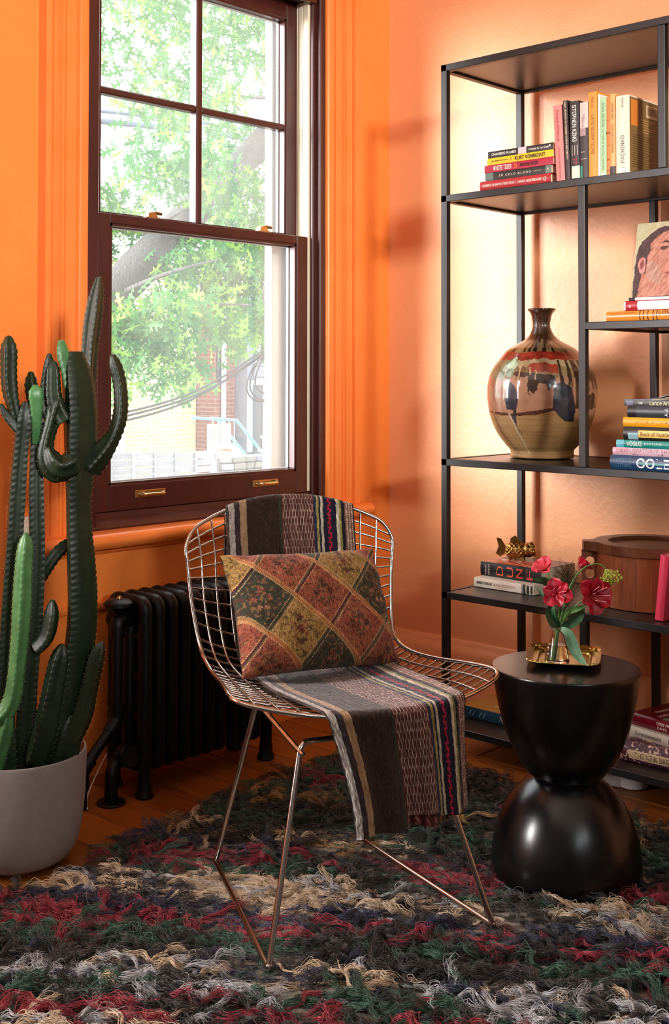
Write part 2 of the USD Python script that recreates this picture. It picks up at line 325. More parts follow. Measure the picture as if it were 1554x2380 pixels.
for x in (-1.008, -.570): obj('sash_lift', lift(x), 'brass', w1, label='small brass finger lift')
def lock(x):
    return cat_(box(x-.027, x+.027, .012, .040, 1.4695, 1.474, .0015), mf(m3.Manifold.hull_points(np.array([(x-.018, .014, 1.474), (x+.018, .014, 1.474), (x-.018, .038, 1.474), (x+.018, .038, 1.474), (x-.012, .018, 1.487), (x+.010, .018, 1.487), (x-.012, .034, 1.487), (x+.010, .034, 1.487)]))), tube([(x, .026, 1.484), (x+.016, .024, 1.488), (x+.032, .016, 1.486)], [.006, .006, .004], 8))
for x in (-.994, -.566): obj('sash_lock', lock(x), 'brass', w1, label='small brass sash lock')
# outside trim of the opening
plain('outside_white', '#A09E98', .7); noisy('outside_stone', '#6A6660', '#8C8880', 60, rough=.85, bump=.6, bscale=120)
obj('outer_frame', cat_(box(-.372, -.350, .135, .155, .60, 2.30, .002), box(-1.235, -1.215, .135, .155, .60, 2.30, .002), box(-1.235, -.35, .135, .155, 2.20, 2.30, .002), box(-.435, -.372, .118, .15, .69, 2.25, .002)), 'outside_white', w1)
obj('outer_reveal', box(-.385, -.350, .15, .185, .60, 2.30, .002), 'outside_stone', w1)
obj('outer_sill', box(-1.27, -.31, .13, .30, .56, .62, .004), 'outside_stone', w1)
# ---------------------------------------------------------------- black metal shelving
XS, XB = -.4184, -.030; SY0, SYM, SYR, SY1 = -.5358, -.9686, -1.1882, -2.05; SH, SZ = .365, .08; TB = .019
zk = lambda k: SZ+k*SH
shelf = thing('shelving_unit', 'tall open black metal shelving unit with staggered shelves against the right wall', 'shelving')
def post(x, y, za, zb): obj('post', box(x, x+TB, y-TB, y, za, zb, .0012), 'black_metal', shelf, smooth=False)
for y in (SY0, SY1+TB):
    post(XS, y, 0, zk(5)); post(XB-TB, y, 0, zk(5))
for x in (XS, XB-TB):
    post(x, SYM, SZ, zk(1)-TB); post(x, SYM, zk(2), zk(4)-TB); post(x, SYR, zk(4), zk(5)-TB); post(x, -1.62, zk(1), zk(2)-TB)
def level(z, ya, yb):
    obj('shelf_bar', box(XS, XS+TB, yb, ya, z-TB, z, .0012), 'black_metal', shelf, smooth=False); obj('shelf_bar', box(XB-TB, XB, yb, ya, z-TB, z, .0012), 'black_metal', shelf, smooth=False)
    obj('shelf_bar', box(XS+TB, XB-TB, ya-TB, ya, z-TB, z, .0012), 'black_metal', shelf, smooth=False); obj('shelf_bar', box(XS+TB, XB-TB, yb, yb+TB, z-TB, z, .0012), 'black_metal', shelf, smooth=False)
    obj('shelf_panel', box(XS+TB, XB-TB, yb+TB, ya-TB, z-.013, z-.0015, .0008), 'shelf_panel', shelf, smooth=False)
for k in (0, 1, 2, 4, 5): level(zk(k), SY0, SY1)
level(zk(3), SYM-TB, SY1)
# ---------------------------------------------------------------- wire chair; local axes: x to its left as it faces us, y forward, z up
CHC = np.array([-1.3100, -0.9475, 0.0055]); CHF = np.array([-0.414, -0.910, 0]); CHR = np.array([0.910, -0.414, 0])
CHM = np.eye(4); CHM[:3, 0], CHM[:3, 1], CHM[:3, 2], CHM[:3, 3] = CHR, CHF, [0, 0, 1], CHC
plain('chrome', '#C9C4BE', .12, metal=1.0)
from scipy.interpolate import CubicSpline
_k = np.array([0, .17, .36, .44, .54, .70, 1.0])
_edge = CubicSpline(_k, [(.275, .185, .458), (.252, .06, .455), (.223, -.115, .446), (.2205, -.175, .461), (.227, -.215, .512), (.236, -.245, .585), (.250, -.268, .688)])
_cent = CubicSpline(_k, [(0, .262, .428), (0, .085, .417), (0, -.09, .408), (0, -.190, .414), (0, -.245, .456), (0, -.285, .56), (0, -.318, .757)])
def shell(u, v):
    u = np.asarray(u, float); v = np.clip(np.asarray(v, float), 0, 1.0); u, v = np.broadcast_arrays(u, v)
    e, c = _edge(v), _cent(v); q = (np.abs(u)**2.2)[..., None]
    P = c+(e-c)*q; P[..., 0] = u*e[..., 0]+.014*np.clip((P[..., 2]-.44)/.2, 0, 1); return P
def shell_n(u, v):
    h = 1e-3; a = shell(np.asarray(u)+h, v)-shell(np.asarray(u)-h, v); b = shell(u, np.clip(np.asarray(v)+h, 0, 1))-shell(u, np.clip(np.asarray(v)-h, 0, 1))
    n = np.cross(a, b); n *= np.sign(n[..., 2:]+1e-9)*np.where(np.abs(n[..., 2:]) > 1e-12, 1, 1); n /= np.linalg.norm(n, axis=-1, keepdims=True)+1e-12
    f = np.where((n[..., 1] < 0) & (np.asarray(v) > .5), -1, 1)[..., None]
    return n*f
chair = thing('wire_chair', 'chromed steel wire grid chair on a bent rod base, standing on the shaggy rug', 'chair', mat=CHM)
ca, cr = .85, .105                                                    # rounded corners of the grid in (u, v)
def vmax(u): k = max(0, (abs(u)-ca)/(1-ca)); return 1-cr*(1-math.sqrt(max(0, 1-k*k)))
def vmin(u): k = max(0, (abs(u)-.9)/.1); return .05*(1-math.sqrt(max(0, 1-k*k)))
def rim():
    pts = []
    us = np.linspace(-1, 1, 61); us = np.sign(us)*(1-(1-np.abs(us))**1.6)
    for u in us: pts.append((u, vmax(u)))
    for v in np.linspace(vmax(1), vmin(1), 50)[1:-1]: pts.append((1, v))
    for u in us[::-1]: pts.append((u, vmin(u)))
    for v in np.linspace(vmin(1), vmax(1), 50)[1:-1]: pts.append((-1, v))
    P = np.array(pts); return shell(P[:, 0], P[:, 1])
obj('rim_rod', tube(rim(), .0042, 10, closed=True), 'chrome', chair, smooth=True)
for u in np.linspace(-1, 1, 15)[1:-1]:
    obj('grid_wire', tube(shell(np.full(60, u), np.linspace(vmin(u), vmax(u), 60)), .0023, 7), 'chrome', chair, smooth=True)
for v in list(np.linspace(.035, .40, 13))+list(np.linspace(.44, .50, 3))+list(np.linspace(.555, .945, 9)):
    lim = 1.0
    if v > 1-cr: k = 1-(v-(1-cr))/cr; lim = ca+(1-ca)*math.sqrt(max(0, 1-(1-k)**2))
    uu = np.linspace(-lim, lim, 44); P = shell(uu, np.full(44, v)); P = P-shell_n(uu, np.full(44, v))*.0040
    obj('grid_wire', tube(P, .0023, 7), 'chrome', chair, smooth=True)
R_ = .0056
for s in (-1, 1):
    sx = lambda a, y, z: np.array([s*a, y, z])
    obj('rear_leg', tube(fillet([sx(.160, .004, .414), sx(.1605, -.012, .386), sx(.168, -.235, .014)], .02, 6), R_, 10), 'chrome', chair, smooth=True)
    obj('floor_rod', tube(fillet([sx(.168, -.235, .014), sx(.1685, -.247, .0062), sx(.224, .238, .0062), sx(.222, .236, .014)], .004, 5), R_, 10), 'chrome', chair, smooth=True)
    obj('brace_rod', tube([sx(.160, .004, .398), sx(.131, .165, .343)], R_*.95, 10), 'chrome', chair, smooth=True)
obj('front_leg', tube(fillet([(-.2225, .237, .010), (-.128, .150, .362), (.128, .150, .362), (.2225, .237, .010)], .022, 7), R_, 10), 'chrome', chair, smooth=True)
obj('support_rod', tube(np.vstack([shell(np.linspace(-.74, .74, 30), np.full(30, .235))-[0, 0, .012]]), R_*.8, 10), 'chrome', chair, smooth=True)
obj('support_rod', tube(np.vstack([shell(np.full(20, q), np.linspace(.10, .34, 20))-[0, 0, .011] for q in (.70,)]), R_*.7, 8), 'chrome', chair, smooth=True)
obj('support_rod', tube(np.vstack([shell(np.full(20, q), np.linspace(.10, .34, 20))-[0, 0, .011] for q in (-.70,)]), R_*.7, 8), 'chrome', chair, smooth=True)

# ---------------------------------------------------------------- striped wool throw over the chair
def throw_colour(t, s, seed=0):
    """t: metres from the left edge; s: metres along the cloth."""
    c = lambda h: np.array(C(h)); K = np.zeros(t.shape+(3,))
    nz = meshkit.noise(np.stack([t*900, s*500, 0*t], -1), 3)[..., None]; nb = meshkit.noise(np.stack([t*160, s*90, 0*t], -1), 5)[..., None]
    K[:] = c('#2E211B')
    def band(a, b, col, col2=None, wob=.0008):
        w = wob*(meshkit.noise(np.stack([s*140, 0*s+a*77, 0*s], -1), 9)-.5)*2
        m = (t+w >= a) & (t+w < b)
        K[m] = c(col) if col2 is None else (c(col)*(1-nz)+c(col2)*nz)[m]
    band(0, .003, '#3A302B'); band(.003, .017, '#8F877F', '#BFB8B0'); band(.017, .030, '#2A2222', '#40343A'); band(.030, .047, '#8B6F50', '#A78B6A'); band(.047, .125, '#241A15', '#3C2C24')
    band(.125, .131, '#22281F', '#39402F')
    band(.131, .207, '#44241F', '#6A3F36')                                   # fine ribbed part: pale twisted threads on rust
    rib = (t >= .133) & (t < .205); ph = np.floor((t-.133)/.0036); ft = ((t-.133)/.0036) % 1
    dash = ((s/.0027+ph*.5) % 1) < .62
    m = rib & (ft > .46) & (ft < .84) & dash; K[m] = (c('#9A8276')*(1-nz)+c('#CDBBAE')*nz)[m]
    m = rib & (ft <= .18); K[m] = c('#3A1D1B')
    band(.207, .213, '#1B2236', '#2C3A55'); band(.213, .219, '#7A6F3C', '#A99A5E'); band(.219, .223, '#1B2030'); band(.223, .229, '#A39A86', '#C9C0AC')
    band(.229, .259, '#12111F', '#1D1B2E')
    em = np.abs(t-(.243+.0022*np.sin(s*330))) < .0017
    tick = (np.abs(t-.243) < .0052) & (((s/.0105) % 1) < .22); K[em | tick] = c('#A8203A')
    band(.259, .266, '#A89F84', '#CFC5AE'); band(.266, .271, '#6E6A3C', '#8B8550'); band(.271, .278, '#14131F')
    band(.278, .297, '#5A3A33', '#7D5347'); m = (t >= .279) & (t < .297) & (((t-.279)/.0062 % 1) > .45) & (((s/.0045+np.floor((t-.279)/.0062)*.5) % 1) < .6); K[m] = c('#B9A493')
    band(.297, .40, '#2A1A18')
    return np.clip(K*(.66+.52*nb)*(.82+.32*nz), 0, 1)
def throw_path(na=430, ns=400, lift=.0098, hem=None, tail=.16, front_only=False):
    tt = np.linspace(0, .30, na); Lh = .205
    xl = CubicSpline([-.3, .0, .16, .40, .52, .60, .66, .90], [-.127, -.127, -.127, -.137, -.150, -.140, -.122, -.088])
    xr = CubicSpline([-.3, .0, .16, .40, .52, .60, .66, .90], [.173, .173, .173, .166, .163, .161, .160, .173])
    ss = np.linspace(-tail, .83, ns) if not front_only else np.linspace(.56, .83, ns)
    P = np.zeros((na, ns, 3))
    for i, t in enumerate(tt):
        a = t/.30; x = xl(ss)*(1-a)+xr(ss)*a
        m = ss < 0                                                           # over the rim and down behind the back
        if m.any():
            xx = x[m]; d = -ss[m]; r9 = .0105; b = np.minimum(d/r9, PI); q = shell((xx-.014)/.25, np.ones(m.sum())); ov = np.maximum(d-r9*PI, 0)
            q[:, 1] += r9*np.cos(b)-.05*ov; q[:, 2] += r9*np.sin(b)-ov; q[:, 0] = xx; P[i, m] = q
        m = (ss >= 0) & (ss < .64)
        if m.any():
            xx = x[m]; v = np.interp(ss[m], [0, .18, .30, .36, .40, .64], [1.0, .70, .545, .45, .36, .005]); k9 = .014*np.clip((v-.42)*4, 0, 1); u = (xx-k9)/_edge(v)[:, 0]
            q = shell(u, v)+shell_n(u, v)*np.where(v < .95, lift, lift+(.0105-lift)*(v-.95)*20)[:, None]; q[:, 0] = xx; P[i, m] = q
        m = ss >= .64
        if m.any():
            xx = x[m]; d = ss[m]-.64; rr = .016; b = np.minimum(d/rr, PI/2*.93); u = xx/.275; v5 = np.full(m.sum(), .005); q = shell(u, v5)+shell_n(u, v5)*lift; ov = np.maximum(d-rr*PI/2*.93, 0)
            q[:, 1] += rr*np.sin(b)+.05*ov+.006*math.sin(a*9+1.0)*np.minimum(1, d/.08)+.004*math.sin(a*23)*np.minimum(1, d/.1); q[:, 2] -= rr*(1-np.cos(b))+ov; q[:, 0] = xx; P[i, m] = q
    if hem is not None:                                                      # uneven lower edge
        for i, t in enumerate(tt):
            m = ss > .66; P[i, m, 2] = np.maximum(P[i, m, 2], 0)
            z0 = P[i, np.argmax(m), 2]; k = (P[i, m, 2]-z0)/(P[i, -1, 2]-z0+1e-9); P[i, m, 2] = z0+k*(hem(t)-z0)
    return tt, ss, P
def cloth(P, tt, ss, th, colour):
    na, ns = P.shape[:2]
    n = np.cross(np.gradient(P, axis=0), np.gradient(P, axis=1)); n /= np.linalg.norm(n, axis=-1, keepdims=True)+1e-12
    if n[na//2, ns//2, 2] < 0: n = -n
    Tt, Ss = np.meshgrid(tt, ss, indexing='ij'); col = colour(Tt, Ss)
    fz = (meshkit.noise(np.stack([Tt*420, Ss*300, 0*Tt], -1), 11)-.5)[..., None]*.0016
    A, B = P+n*fz, P-n*th
    va, fa = grid(A); vb, fb = grid(B); k = len(va)
    idx = np.arange(na*ns).reshape(na, ns); loop = np.r_[idx[:, 0], idx[-1, 1:], idx[-2::-1, -1], idx[0, -2:0:-1]]; l2 = np.roll(loop, -1)
    side = np.vstack([np.stack([loop, l2, l2+k], 1), np.stack([loop, l2+k, loop+k], 1)])
    f = np.vstack([fa, fb[:, ::-1]+k, side]); v = np.vstack([va, vb])
    return (v, f), np.vstack([col.reshape(-1, 3)]*2)
vcol('wool', .95, bump=.35, bscale=900, dist=.001, sheen_weight=.25, sheen_roughness=.5, specular_ior_level=.15)
thr = thing('throw_blanket', 'striped brown wool throw with red stitching draped over the wire chair', 'blanket', mat=CHM)
hem = lambda t: float(np.interp(t, [0, .05, .115, .131, .135, .205, .215, .26, .30], [.222, .226, .222, .224, .246, .248, .240, .238, .246]))
tt, ss, P = throw_path(hem=hem)
m_, c_ = cloth(P, tt, ss, .005, throw_colour)
obj('outer_layer', m_, 'wool', thr, smooth=True, col=c_)
tt2, ss2, P2 = throw_path(70, 60, lift=.001, hem=lambda t: float(np.interp(t, [0, .10, .13, .17, .20, .24, .30], [.235, .222, .232, .226, .221, .236, .232])), front_only=True)
P2[:, :, 1] -= .004; P2 = P2[22:66]; tt2 = tt2[22:66]
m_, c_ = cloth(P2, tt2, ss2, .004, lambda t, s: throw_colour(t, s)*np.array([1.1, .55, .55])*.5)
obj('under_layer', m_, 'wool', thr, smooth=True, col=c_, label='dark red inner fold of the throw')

# ---------------------------------------------------------------- tapestry cushion
def cushion():
    Wc, Hc, Tc = .364, .257, .12; na, nb = 300, 220
    a = np.linspace(-1, 1, na); b = np.linspace(-1, 1, nb); A, B = np.meshgrid(a, b, indexing='ij')
    th = Tc/2*(np.clip(1-np.abs(A)**2.8, 0, 1)**.47)*(np.clip(1-np.abs(B)**2.8, 0, 1)**.47)
    X = A*Wc/2*(1-.055*(1-B**2)*np.abs(A)**3); Z = B*Hc/2*(1-.05*(1-A**2)*np.abs(B)**3)
    X += .006*np.sin(B*3+1)*(np.abs(A) > .6)*(np.abs(A)-.6); wr = (meshkit.fbm(np.stack([A*3, B*3, 0*A], -1), 3, 4)-.5)*.012*np.clip(th/.05, 0, 1)
    wr += .004*np.sin(14*(np.abs(A)+np.abs(B)))*np.clip(np.abs(A)+np.abs(B)-1.0, 0, 1)
    Fp = np.stack([X, th+wr, Z], -1); Bp = np.stack([X, -th*.9, Z], -1)
    # the weave: a lattice of diamonds with borders and flower sprigs
    px_, pz_ = .136, .140; x, z = X-.006, Z-.018
    p = x/px_-z/pz_; q = x/px_+z/pz_; i = np.round(p); j = np.round(q); fa, fb = p-i, q-j
    c = lambda h: np.array(C(h)); K = np.zeros(A.shape+(3,))
    pink, gold, green = c('#96503C'), c('#9C7C44'), c('#373B2E')
    K[:] = np.where((j % 2 == 0)[..., None], pink, np.where((i % 2 == 0)[..., None], gold, green))
    isg = (j % 2 != 0) & (i % 2 != 0); isgold = (j % 2 != 0) & (i % 2 == 0)
    U, V = fa+fb, fb-fa                                                     # across, up inside a diamond
    def blob(u, v, r, petals, col, col2, k=.25):
        r = r*1.12; rr = np.hypot(U-u, V-v)*(1+.25*(meshkit.noise(np.stack([X*700, Z*700, 0*X], -1), 31)-.5)); an = np.arctan2(V-v, U-u); e = r*(1+k*np.cos(petals*an))
        m = rr < e; K[m] = (c(col2) if petals else c(col)); m2 = rr < e*.72; K[m2] = c(col); K[rr < r*.3] = c(col2)
    def where(mask, fn):
        keep = K.copy(); fn(); K[~mask] = keep[~mask]
    def pinks():
        for s in (-1, 1):
            blob(s*.25, .04, .105, 7, '#4A1F22', '#6B3B2C'); blob(s*.36, -.12, .04, 5, '#5E4A2C', '#7A3A30')
        blob(0, .30, .11, 6, '#7A4A34', '#53382A'); blob(0, -.30, .10, 6, '#8A5238', '#4A3A28'); blob(0, .02, .05, 4, '#3A3B2A', '#8D6A44')
        for s in (-1, 1): blob(s*.13, .20, .04, 4, '#33402F', '#5A5638'); blob(s*.12, -.18, .045, 4, '#2C3429', '#6A5A38')
    def golds():
        blob(0, .02, .12, 9, '#5A2422', '#7B3A2C'); blob(0, .33, .09, 6, '#6B2E2B', '#3B2A22'); blob(0, -.34, .10, 6, '#59342A', '#7A5A3A')
        for s in (-1, 1):
            blob(s*.26, .06, .06, 6, '#7A4A2E', '#4F4A2C'); blob(s*.17, .17, .045, 5, '#6E2F2A', '#8A5A38'); blob(s*.17, -.16, .05, 5, '#7B3128', '#5A4A2C'); blob(s*.33, -.04, .04, 5, '#54552F', '#7A6A38'); blob(s*.12, -.30, .045, 4, '#5A5230', '#3F3A25')
    def greens():
        blob(0, .26, .10, 3, '#8A5242', '#5B2F2A'); blob(0, -.02, .055, 4, '#6E5A3A', '#4C4A32')
        for s in (-1, 1): blob(s*.22, .0, .085, 7, '#9A5F48', '#6B3A30'); blob(s*.10, -.26, .07, 8, '#B08A6C', '#8A4A3C'); blob(s*.10, .14, .05, 2, '#95594A', '#54301F')
    where(j % 2 == 0, pinks); where(isgold, golds); where(isg, greens)
    stem = (np.abs(U+.02*np.sin(V*30)) < .012) & (np.abs(V) < .36); K[stem] *= .55
    vein = meshkit.noise(np.stack([X*620, Z*620, 0*X], -1), 2); K *= np.where(vein > .70, .55, np.where(vein < .22, 1.22, 1.0))[..., None]
    for d, hh in ((.5-np.abs(fa), 0), (.5-np.abs(fb), 1)):                       # border bands: rust, maroon, olive and tan, with dotted edges
        odd = (np.floor(p+.5+1e-6) if hh == 0 else np.floor(q+.5+1e-6))
        m = d < .046; K[m] = (c('#A3633A') if hh else c('#5B4A34'))
        mm = m & (((i+j) % 3) == 0); K[mm] = c('#4C1D22') if not hh else c('#B07E4C')
        mm = m & (((i*2+j) % 4) == 1); K[mm] = c('#2E3528') if not hh else c('#8F6A45')
        dots = (np.abs(d-.046) < .011) & ((((fb if hh == 0 else fa)*26) % 1) < .5); K[dots] = c('#C9A878')
    sp_ = meshkit.noise(np.stack([X*330, Z*330, 0*X], -1), 41); sq_ = meshkit.noise(np.stack([X*210, Z*240, 0*X], -1), 43)
    ins = (np.minimum(.5-np.abs(fa), .5-np.abs(fb)) > .07)
    K[ins & (sp_ > .66)] = K[ins & (sp_ > .66)]*.35+c('#5A3224')*.65; K[ins & (sq_ < .27)] = K[ins & (sq_ < .27)]*.4+c('#8C6A40')*.6; K[ins & (sq_ > .76)] = K[ins & (sq_ > .76)]*.4+c('#2E2A1E')*.6
    w = .74+.56*(((X/.0016) % 1) < .5)*meshkit.noise(np.stack([X*500, Z*90, 0*X], -1), 6)+.12*meshkit.noise(np.stack([X*60, Z*900, 0*X], -1), 8)
    K = np.clip(K*w[..., None], 0, 1)
    va, f1 = grid(Fp); sub = (slice(None, None, 3), slice(None, None, 3))
    vb, f2 = grid(Bp[sub]); return (va, f1[:, ::-1]), K.reshape(-1, 3), (vb, f2), K[sub].reshape(-1, 3), (Fp, Bp)
vcol('tapestry', .9, bump=.5, bscale=1500, dist=.0006, sheen_weight=.12, specular_ior_level=.2)
(fm, fcol, bm, bcol, (Fp, Bp)) = cushion()
CUM = CHM @ T(-.001, -.115, .545) @ RZ(math.radians(-6.5)) @ RX(math.radians(28.9)) @ RY(math.radians(1.4))
cus = thing('throw_cushion', 'woven tapestry cushion with floral diamond lattice leaning on the chair back', 'cushion', mat=CUM)
obj('front_panel', fm, 'tapestry', cus, smooth=True, col=fcol); obj('back_panel', bm, 'tapestry', cus, smooth=True, col=bcol*.6)
# ---------------------------------------------------------------- books
plain('book_pages', '#E6D9BC', .9); noisy('floral_print', '#4A1730', '#5E2440', 40)
RECIPES['floral_print'] = ({'g': ('texture_coordinate', {}), 'w': ('noise_texture', {'scale': 60}), 'x': ('mix', {'mix_type': 'mix', 'fac': .04}), 'v': ('voronoi_texture', {'scale': 75}), 'r': ('rgb_ramp', {'ramp': [(0, C('#E6C9A0')), (.30, C('#D9B39A')), (.36, C('#4E1B36')), (1, C('#43162E'))]}), 'p': ('principled_bsdf', {'roughness': .5})},
                           [('g.object', 'x.color1'), ('g.object', 'w.vector'), ('w.color', 'x.color2'), ('x.color', 'v.vector'), ('v.distance', 'r.fac'), ('r.color', 'p.base_color')], 'p.BSDF')
SPN = np.array([[1, 0, 0, 0], [0, 0, -1, 0], [0, 1, 0, 0], [0, 0, 0, 1.0]])          # text plane -> spine
def lying(x, y, z, deg=0):
    a = math.radians(deg); A = np.eye(4); A[:3, 0] = [-math.sin(a), -math.cos(a), 0]; A[:3, 1] = [math.cos(a), -math.sin(a), 0]; A[:3, 3] = (x, y, z); return A
def upright(x, y, ztop, lean=0):
    A = np.eye(4); A[:3, 0] = [0, -math.sin(lean), -math.cos(lean)]; A[:3, 1] = [1, 0, 0]; A[:3, 2] = [0, -math.cos(lean), math.sin(lean)]; A[:3, 3] = (x, y, ztop); return A
def upward(x, y, zbot):                                                     # spine lettering reading upwards; y is the right-hand edge
    A = np.eye(4); A[:3, 0] = [0, 0, 1]; A[:3, 1] = [1, 0, 0]; A[:3, 2] = [0, 1, 0]; A[:3, 3] = (x, y, zbot); return A
def book(label, L, Th, D, M, cover, words=(), bands=(), hard=False, group=None, top=None, pages='book_pages', rough=.4, inner=None):
    """words: (text, x as a share of L, height, colour, {bold, width, z, rot}); bands: (x0, x1, z0, z1, colour) in shares."""
    t = thing('book', label, 'book', mat=M, group=group); c = .0024 if hard else .0009; bu = Th*.16 if hard else Th*.05; ov = .003 if hard else 0
    n = 9; arc = [(-bu*math.sin(PI*k/n), Th*k/n) for k in range(n+1)]
    out = [(D, 0)]+arc+[(D, Th)]; inn = [(D, Th-c)]+[(y+c*1.3, min(max(z, c), Th-c)) for y, z in arc[::-1]]+[(D, c)]
    v, f = prism(out+inn, 0, L); v = np.stack([v[:, 2], v[:, 0], v[:, 1]], 1)                # (y,z,x) -> x,y,z
    key = cover if cover in RECIPES else f'{cover}:{rough}'
    cv = obj('cover', (v, f), key, t, smooth=30)
    obj('page_block', box(ov, L-ov, bu*.2+c*1.3, D-ov-.0005, c+.0001, Th-c-.0001), pages, t, smooth=False)
    for x0, x1, z0, z1, col in bands:
        zs = np.linspace(z0, z1, 7); ys = [-bu*math.sin(PI*z) for z in zs]
        pl = [(y-.0003, z*Th) for y, z in zip(ys, zs)]+[(y+.0004, z*Th) for y, z in zip(ys[::-1], zs[::-1])]
        v, f = prism(pl, x0*L, x1*L); obj('spine_band', (np.stack([v[:, 2], v[:, 0], v[:, 1]], 1), f), f'{col}:{rough}', cv)
    for w in words:
        s, xc, h, col = w[:4]; o = w[4] if len(w) > 4 else {}
        m = text(s, h, .0003, o.get('bold', False), o.get('width'), o.get('stretch', 1.0)); zc = o.get('z', .5)
        m = tf(m, T(xc*L, -bu*math.sin(PI*min(max(zc, 0), 1))-.0004, zc*Th) @ SPN @ RZ(math.radians(o.get('rot', 0))))
        v = m[0]; 
        if bu > .001: v[:, 1] = -bu*np.sin(PI*np.clip(v[:, 2]/Th, 0, 1))-.0005+(v[:, 1]-v[:, 1].max())*.5
        obj('lettering', m, f'{col}:.5', cv, smooth=False)
    if top: top(t, cv, L, Th, D)
    return t
XF = -.406; Z4 = zk(4)+.0002; G1 = 'five books lying stacked on the highest shelf in view'
book('salmon red hardcover with white capitals, lowest of the five stacked below the pink book', .221, .0255, .145, lying(XF, -.661, Z4), '#B5353B', [("THERE'S ALWAYS THIS YEAR  |  HANIF ABDURRAQIB", .46, .0062, '#F3E7DA', dict(bold=True, width=.188)), ('@', .93, .009, '#F3D8CC')], hard=True, group=G1)
book('dark grey paperback with spaced white lettering and green ends, second lowest of five', .206, .021, .130, lying(XF+.002, -.676, Z4+.0262), '#24201E', [('I N   C O L D   B L O O D', .46, .0052, '#D9D2C4', dict(bold=True, width=.100)), ('CAPOTE', .80, .0036, '#C8BFB0', dict(width=.022)), ('*', .955, .008, '#E8E0C4', dict(bold=True))], [(0, .125, 0, 1, '#5C756A'), (.92, 1, 0, 1, '#66796C')], group=G1)
book('crimson pink paperback with jagged white title, middle of the five stacked books', .215, .020, .130, lying(XF+.001, -.674, Z4+.0476), '#B01038', [('WHITE TIGER', .27, .012, '#F2E6DC', dict(bold=True, width=.058)), ('ARAVIND ADIGA', .66, .0085, '#3A0C18', dict(bold=True, width=.058)), ('S', .465, .013, '#E07030', dict(bold=True))], group=G1)
book('bright yellow paperback with black handwritten capitals, second from the top of five', .206, .0185, .130, lying(XF+.001, -.683, Z4+.0680), '#E8C818', [('THE SIRENS OF TITAN', .19, .0036, '#4A3A0C', dict(width=.052)), ('KURT VONNEGUT', .66, .0092, '#1E1808', dict(bold=True, width=.094)), ('&', .37, .008, '#C9A43A')], group=G1)
book('black paperback with white capitals and a pale trapezoid patch, topmost of the five', .203, .0175, .125, lying(XF+.002, -.685, Z4+.0870), '#1D1B20', [('CHANGING PLANES', .25, .0062, '#F0ECE6', dict(bold=True, width=.078)), ('Ursula K. Le Guin', .79, .0052, '#E8E4DC', dict(bold=True, width=.062)), ('*', .955, .010, '#E8E4DC', dict(bold=True))], [(.475, .60, 0, 1, '#D8CAD2')], group=G1)
G2 = 'books standing upright on the highest shelf in view'; ZS = Z4
def stand(label, h, w, D, y, cover, words=(), bands=(), lean=0, dx=0, **k):
    """y: left edge at the foot; a lean tips the head to the left."""
    return book(label, h, w, D, upright(XF+dx, y+h*math.sin(lean), ZS+h*math.cos(lean)+w*0, lean), cover, words, bands, group=G2, **k)
stand('pink hardcover with red typewriter lettering leaning on the stacked books', .198, .0245, .13, -.900, '#D98580', [('Purple Hibiscus', .27, .0085, '#A8343C', dict(width=.080)), ('CHIMAMANDA NGOZI ADICHIE', .755, .0042, '#9C3038', dict(width=.080))], lean=.052)
stand('thin dark brown paperback with a full-length white title, beside the pink one', .207, .013, .14, -.9275, '#2A1E19', [('Dolkart   BIOGRAPHY OF A TENEMENT HOUSE IN NEW YORK CITY', .38, .0046, '#DCC9A8', dict(bold=True, width=.150))], lean=.042)
stand('thick black paperback with tall white capitals and a white library sticker', .201, .0265, .115, -.942, '#1B1716', [('STEPHEN KING', .285, .0115, '#E9E2D6', dict(bold=True, width=.094)), ('|||', .63, .016, '#C9BEB0', dict(rot=90)), ('IT', .77, .011, '#A51F2E', dict(bold=True))], [(.83, .985, .12, .98, '#E9DFC8')], lean=.018)
stand('paperback with a pale misty top and dark lower half, beside the tall orange book', .194, .0235, .125, -.9695, '#2B2126', [('EDITH', .20, .0038, '#3A3030'), ('WHARTON', .26, .0038, '#3A3030', dict(z=.35))], [(0, .34, 0, 1, '#D9C2BE'), (.34, .44, 0, .7, '#A88A8A'), (.65, .657, .1, .6, '#C9BEB4'), (.74, .747, .1, .8, '#C9BEB4'), (.83, .99, .0, .28, '#2E8A72')], lean=.006)
stand('tall orange yellow hardcover standing above its neighbours', .216, .0245, .15, -.9945, '#E0952A', [('Renkl', .13, .0075, '#A8501C', dict(width=.028)), ('LATE MIGRATIONS', .50, .0088, '#7A3A14', dict(width=.100))], lean=.008)
stand('slim white book between the tall orange and the mint green ones', .208, .0058, .14, -1.0198, '#EDE6D8', lean=0)
stand('mint green paperback with faint dark lettering', .198, .0175, .13, -1.0262, '#A9CFA2', [('JOAN DIDION', .22, .0070, '#5C7A5C', dict(width=.062)), ('THE YEAR OF MAGICAL THINKING', .66, .0052, '#6F8F6E', dict(width=.104))], [(.965, 1, .2, .8, '#E8EBDD')])
stand('slim orange paperback with a few scattered dark letters', .196, .0090, .13, -1.0442, '#D9772A', [('J', .30, .005, '#4A2410'), ('I', .46, .010, '#3A1C0C', dict(bold=True)), ('T', .62, .005, '#5A2C14'), ('A', .80, .006, '#4A2410'), ('I', .94, .008, '#4A2410')])
stand('pale orange paperback with brown lettering and a black foot', .202, .0150, .13, -1.0537, '#E5A763', [('Jhumpa Lahiri', .21, .0062, '#8A4A1C', dict(width=.040)), ('Interpreter of Maladies', .55, .0058, '#A8642C', dict(width=.072))], [(.895, 1, 0, 1, '#2E2226')])
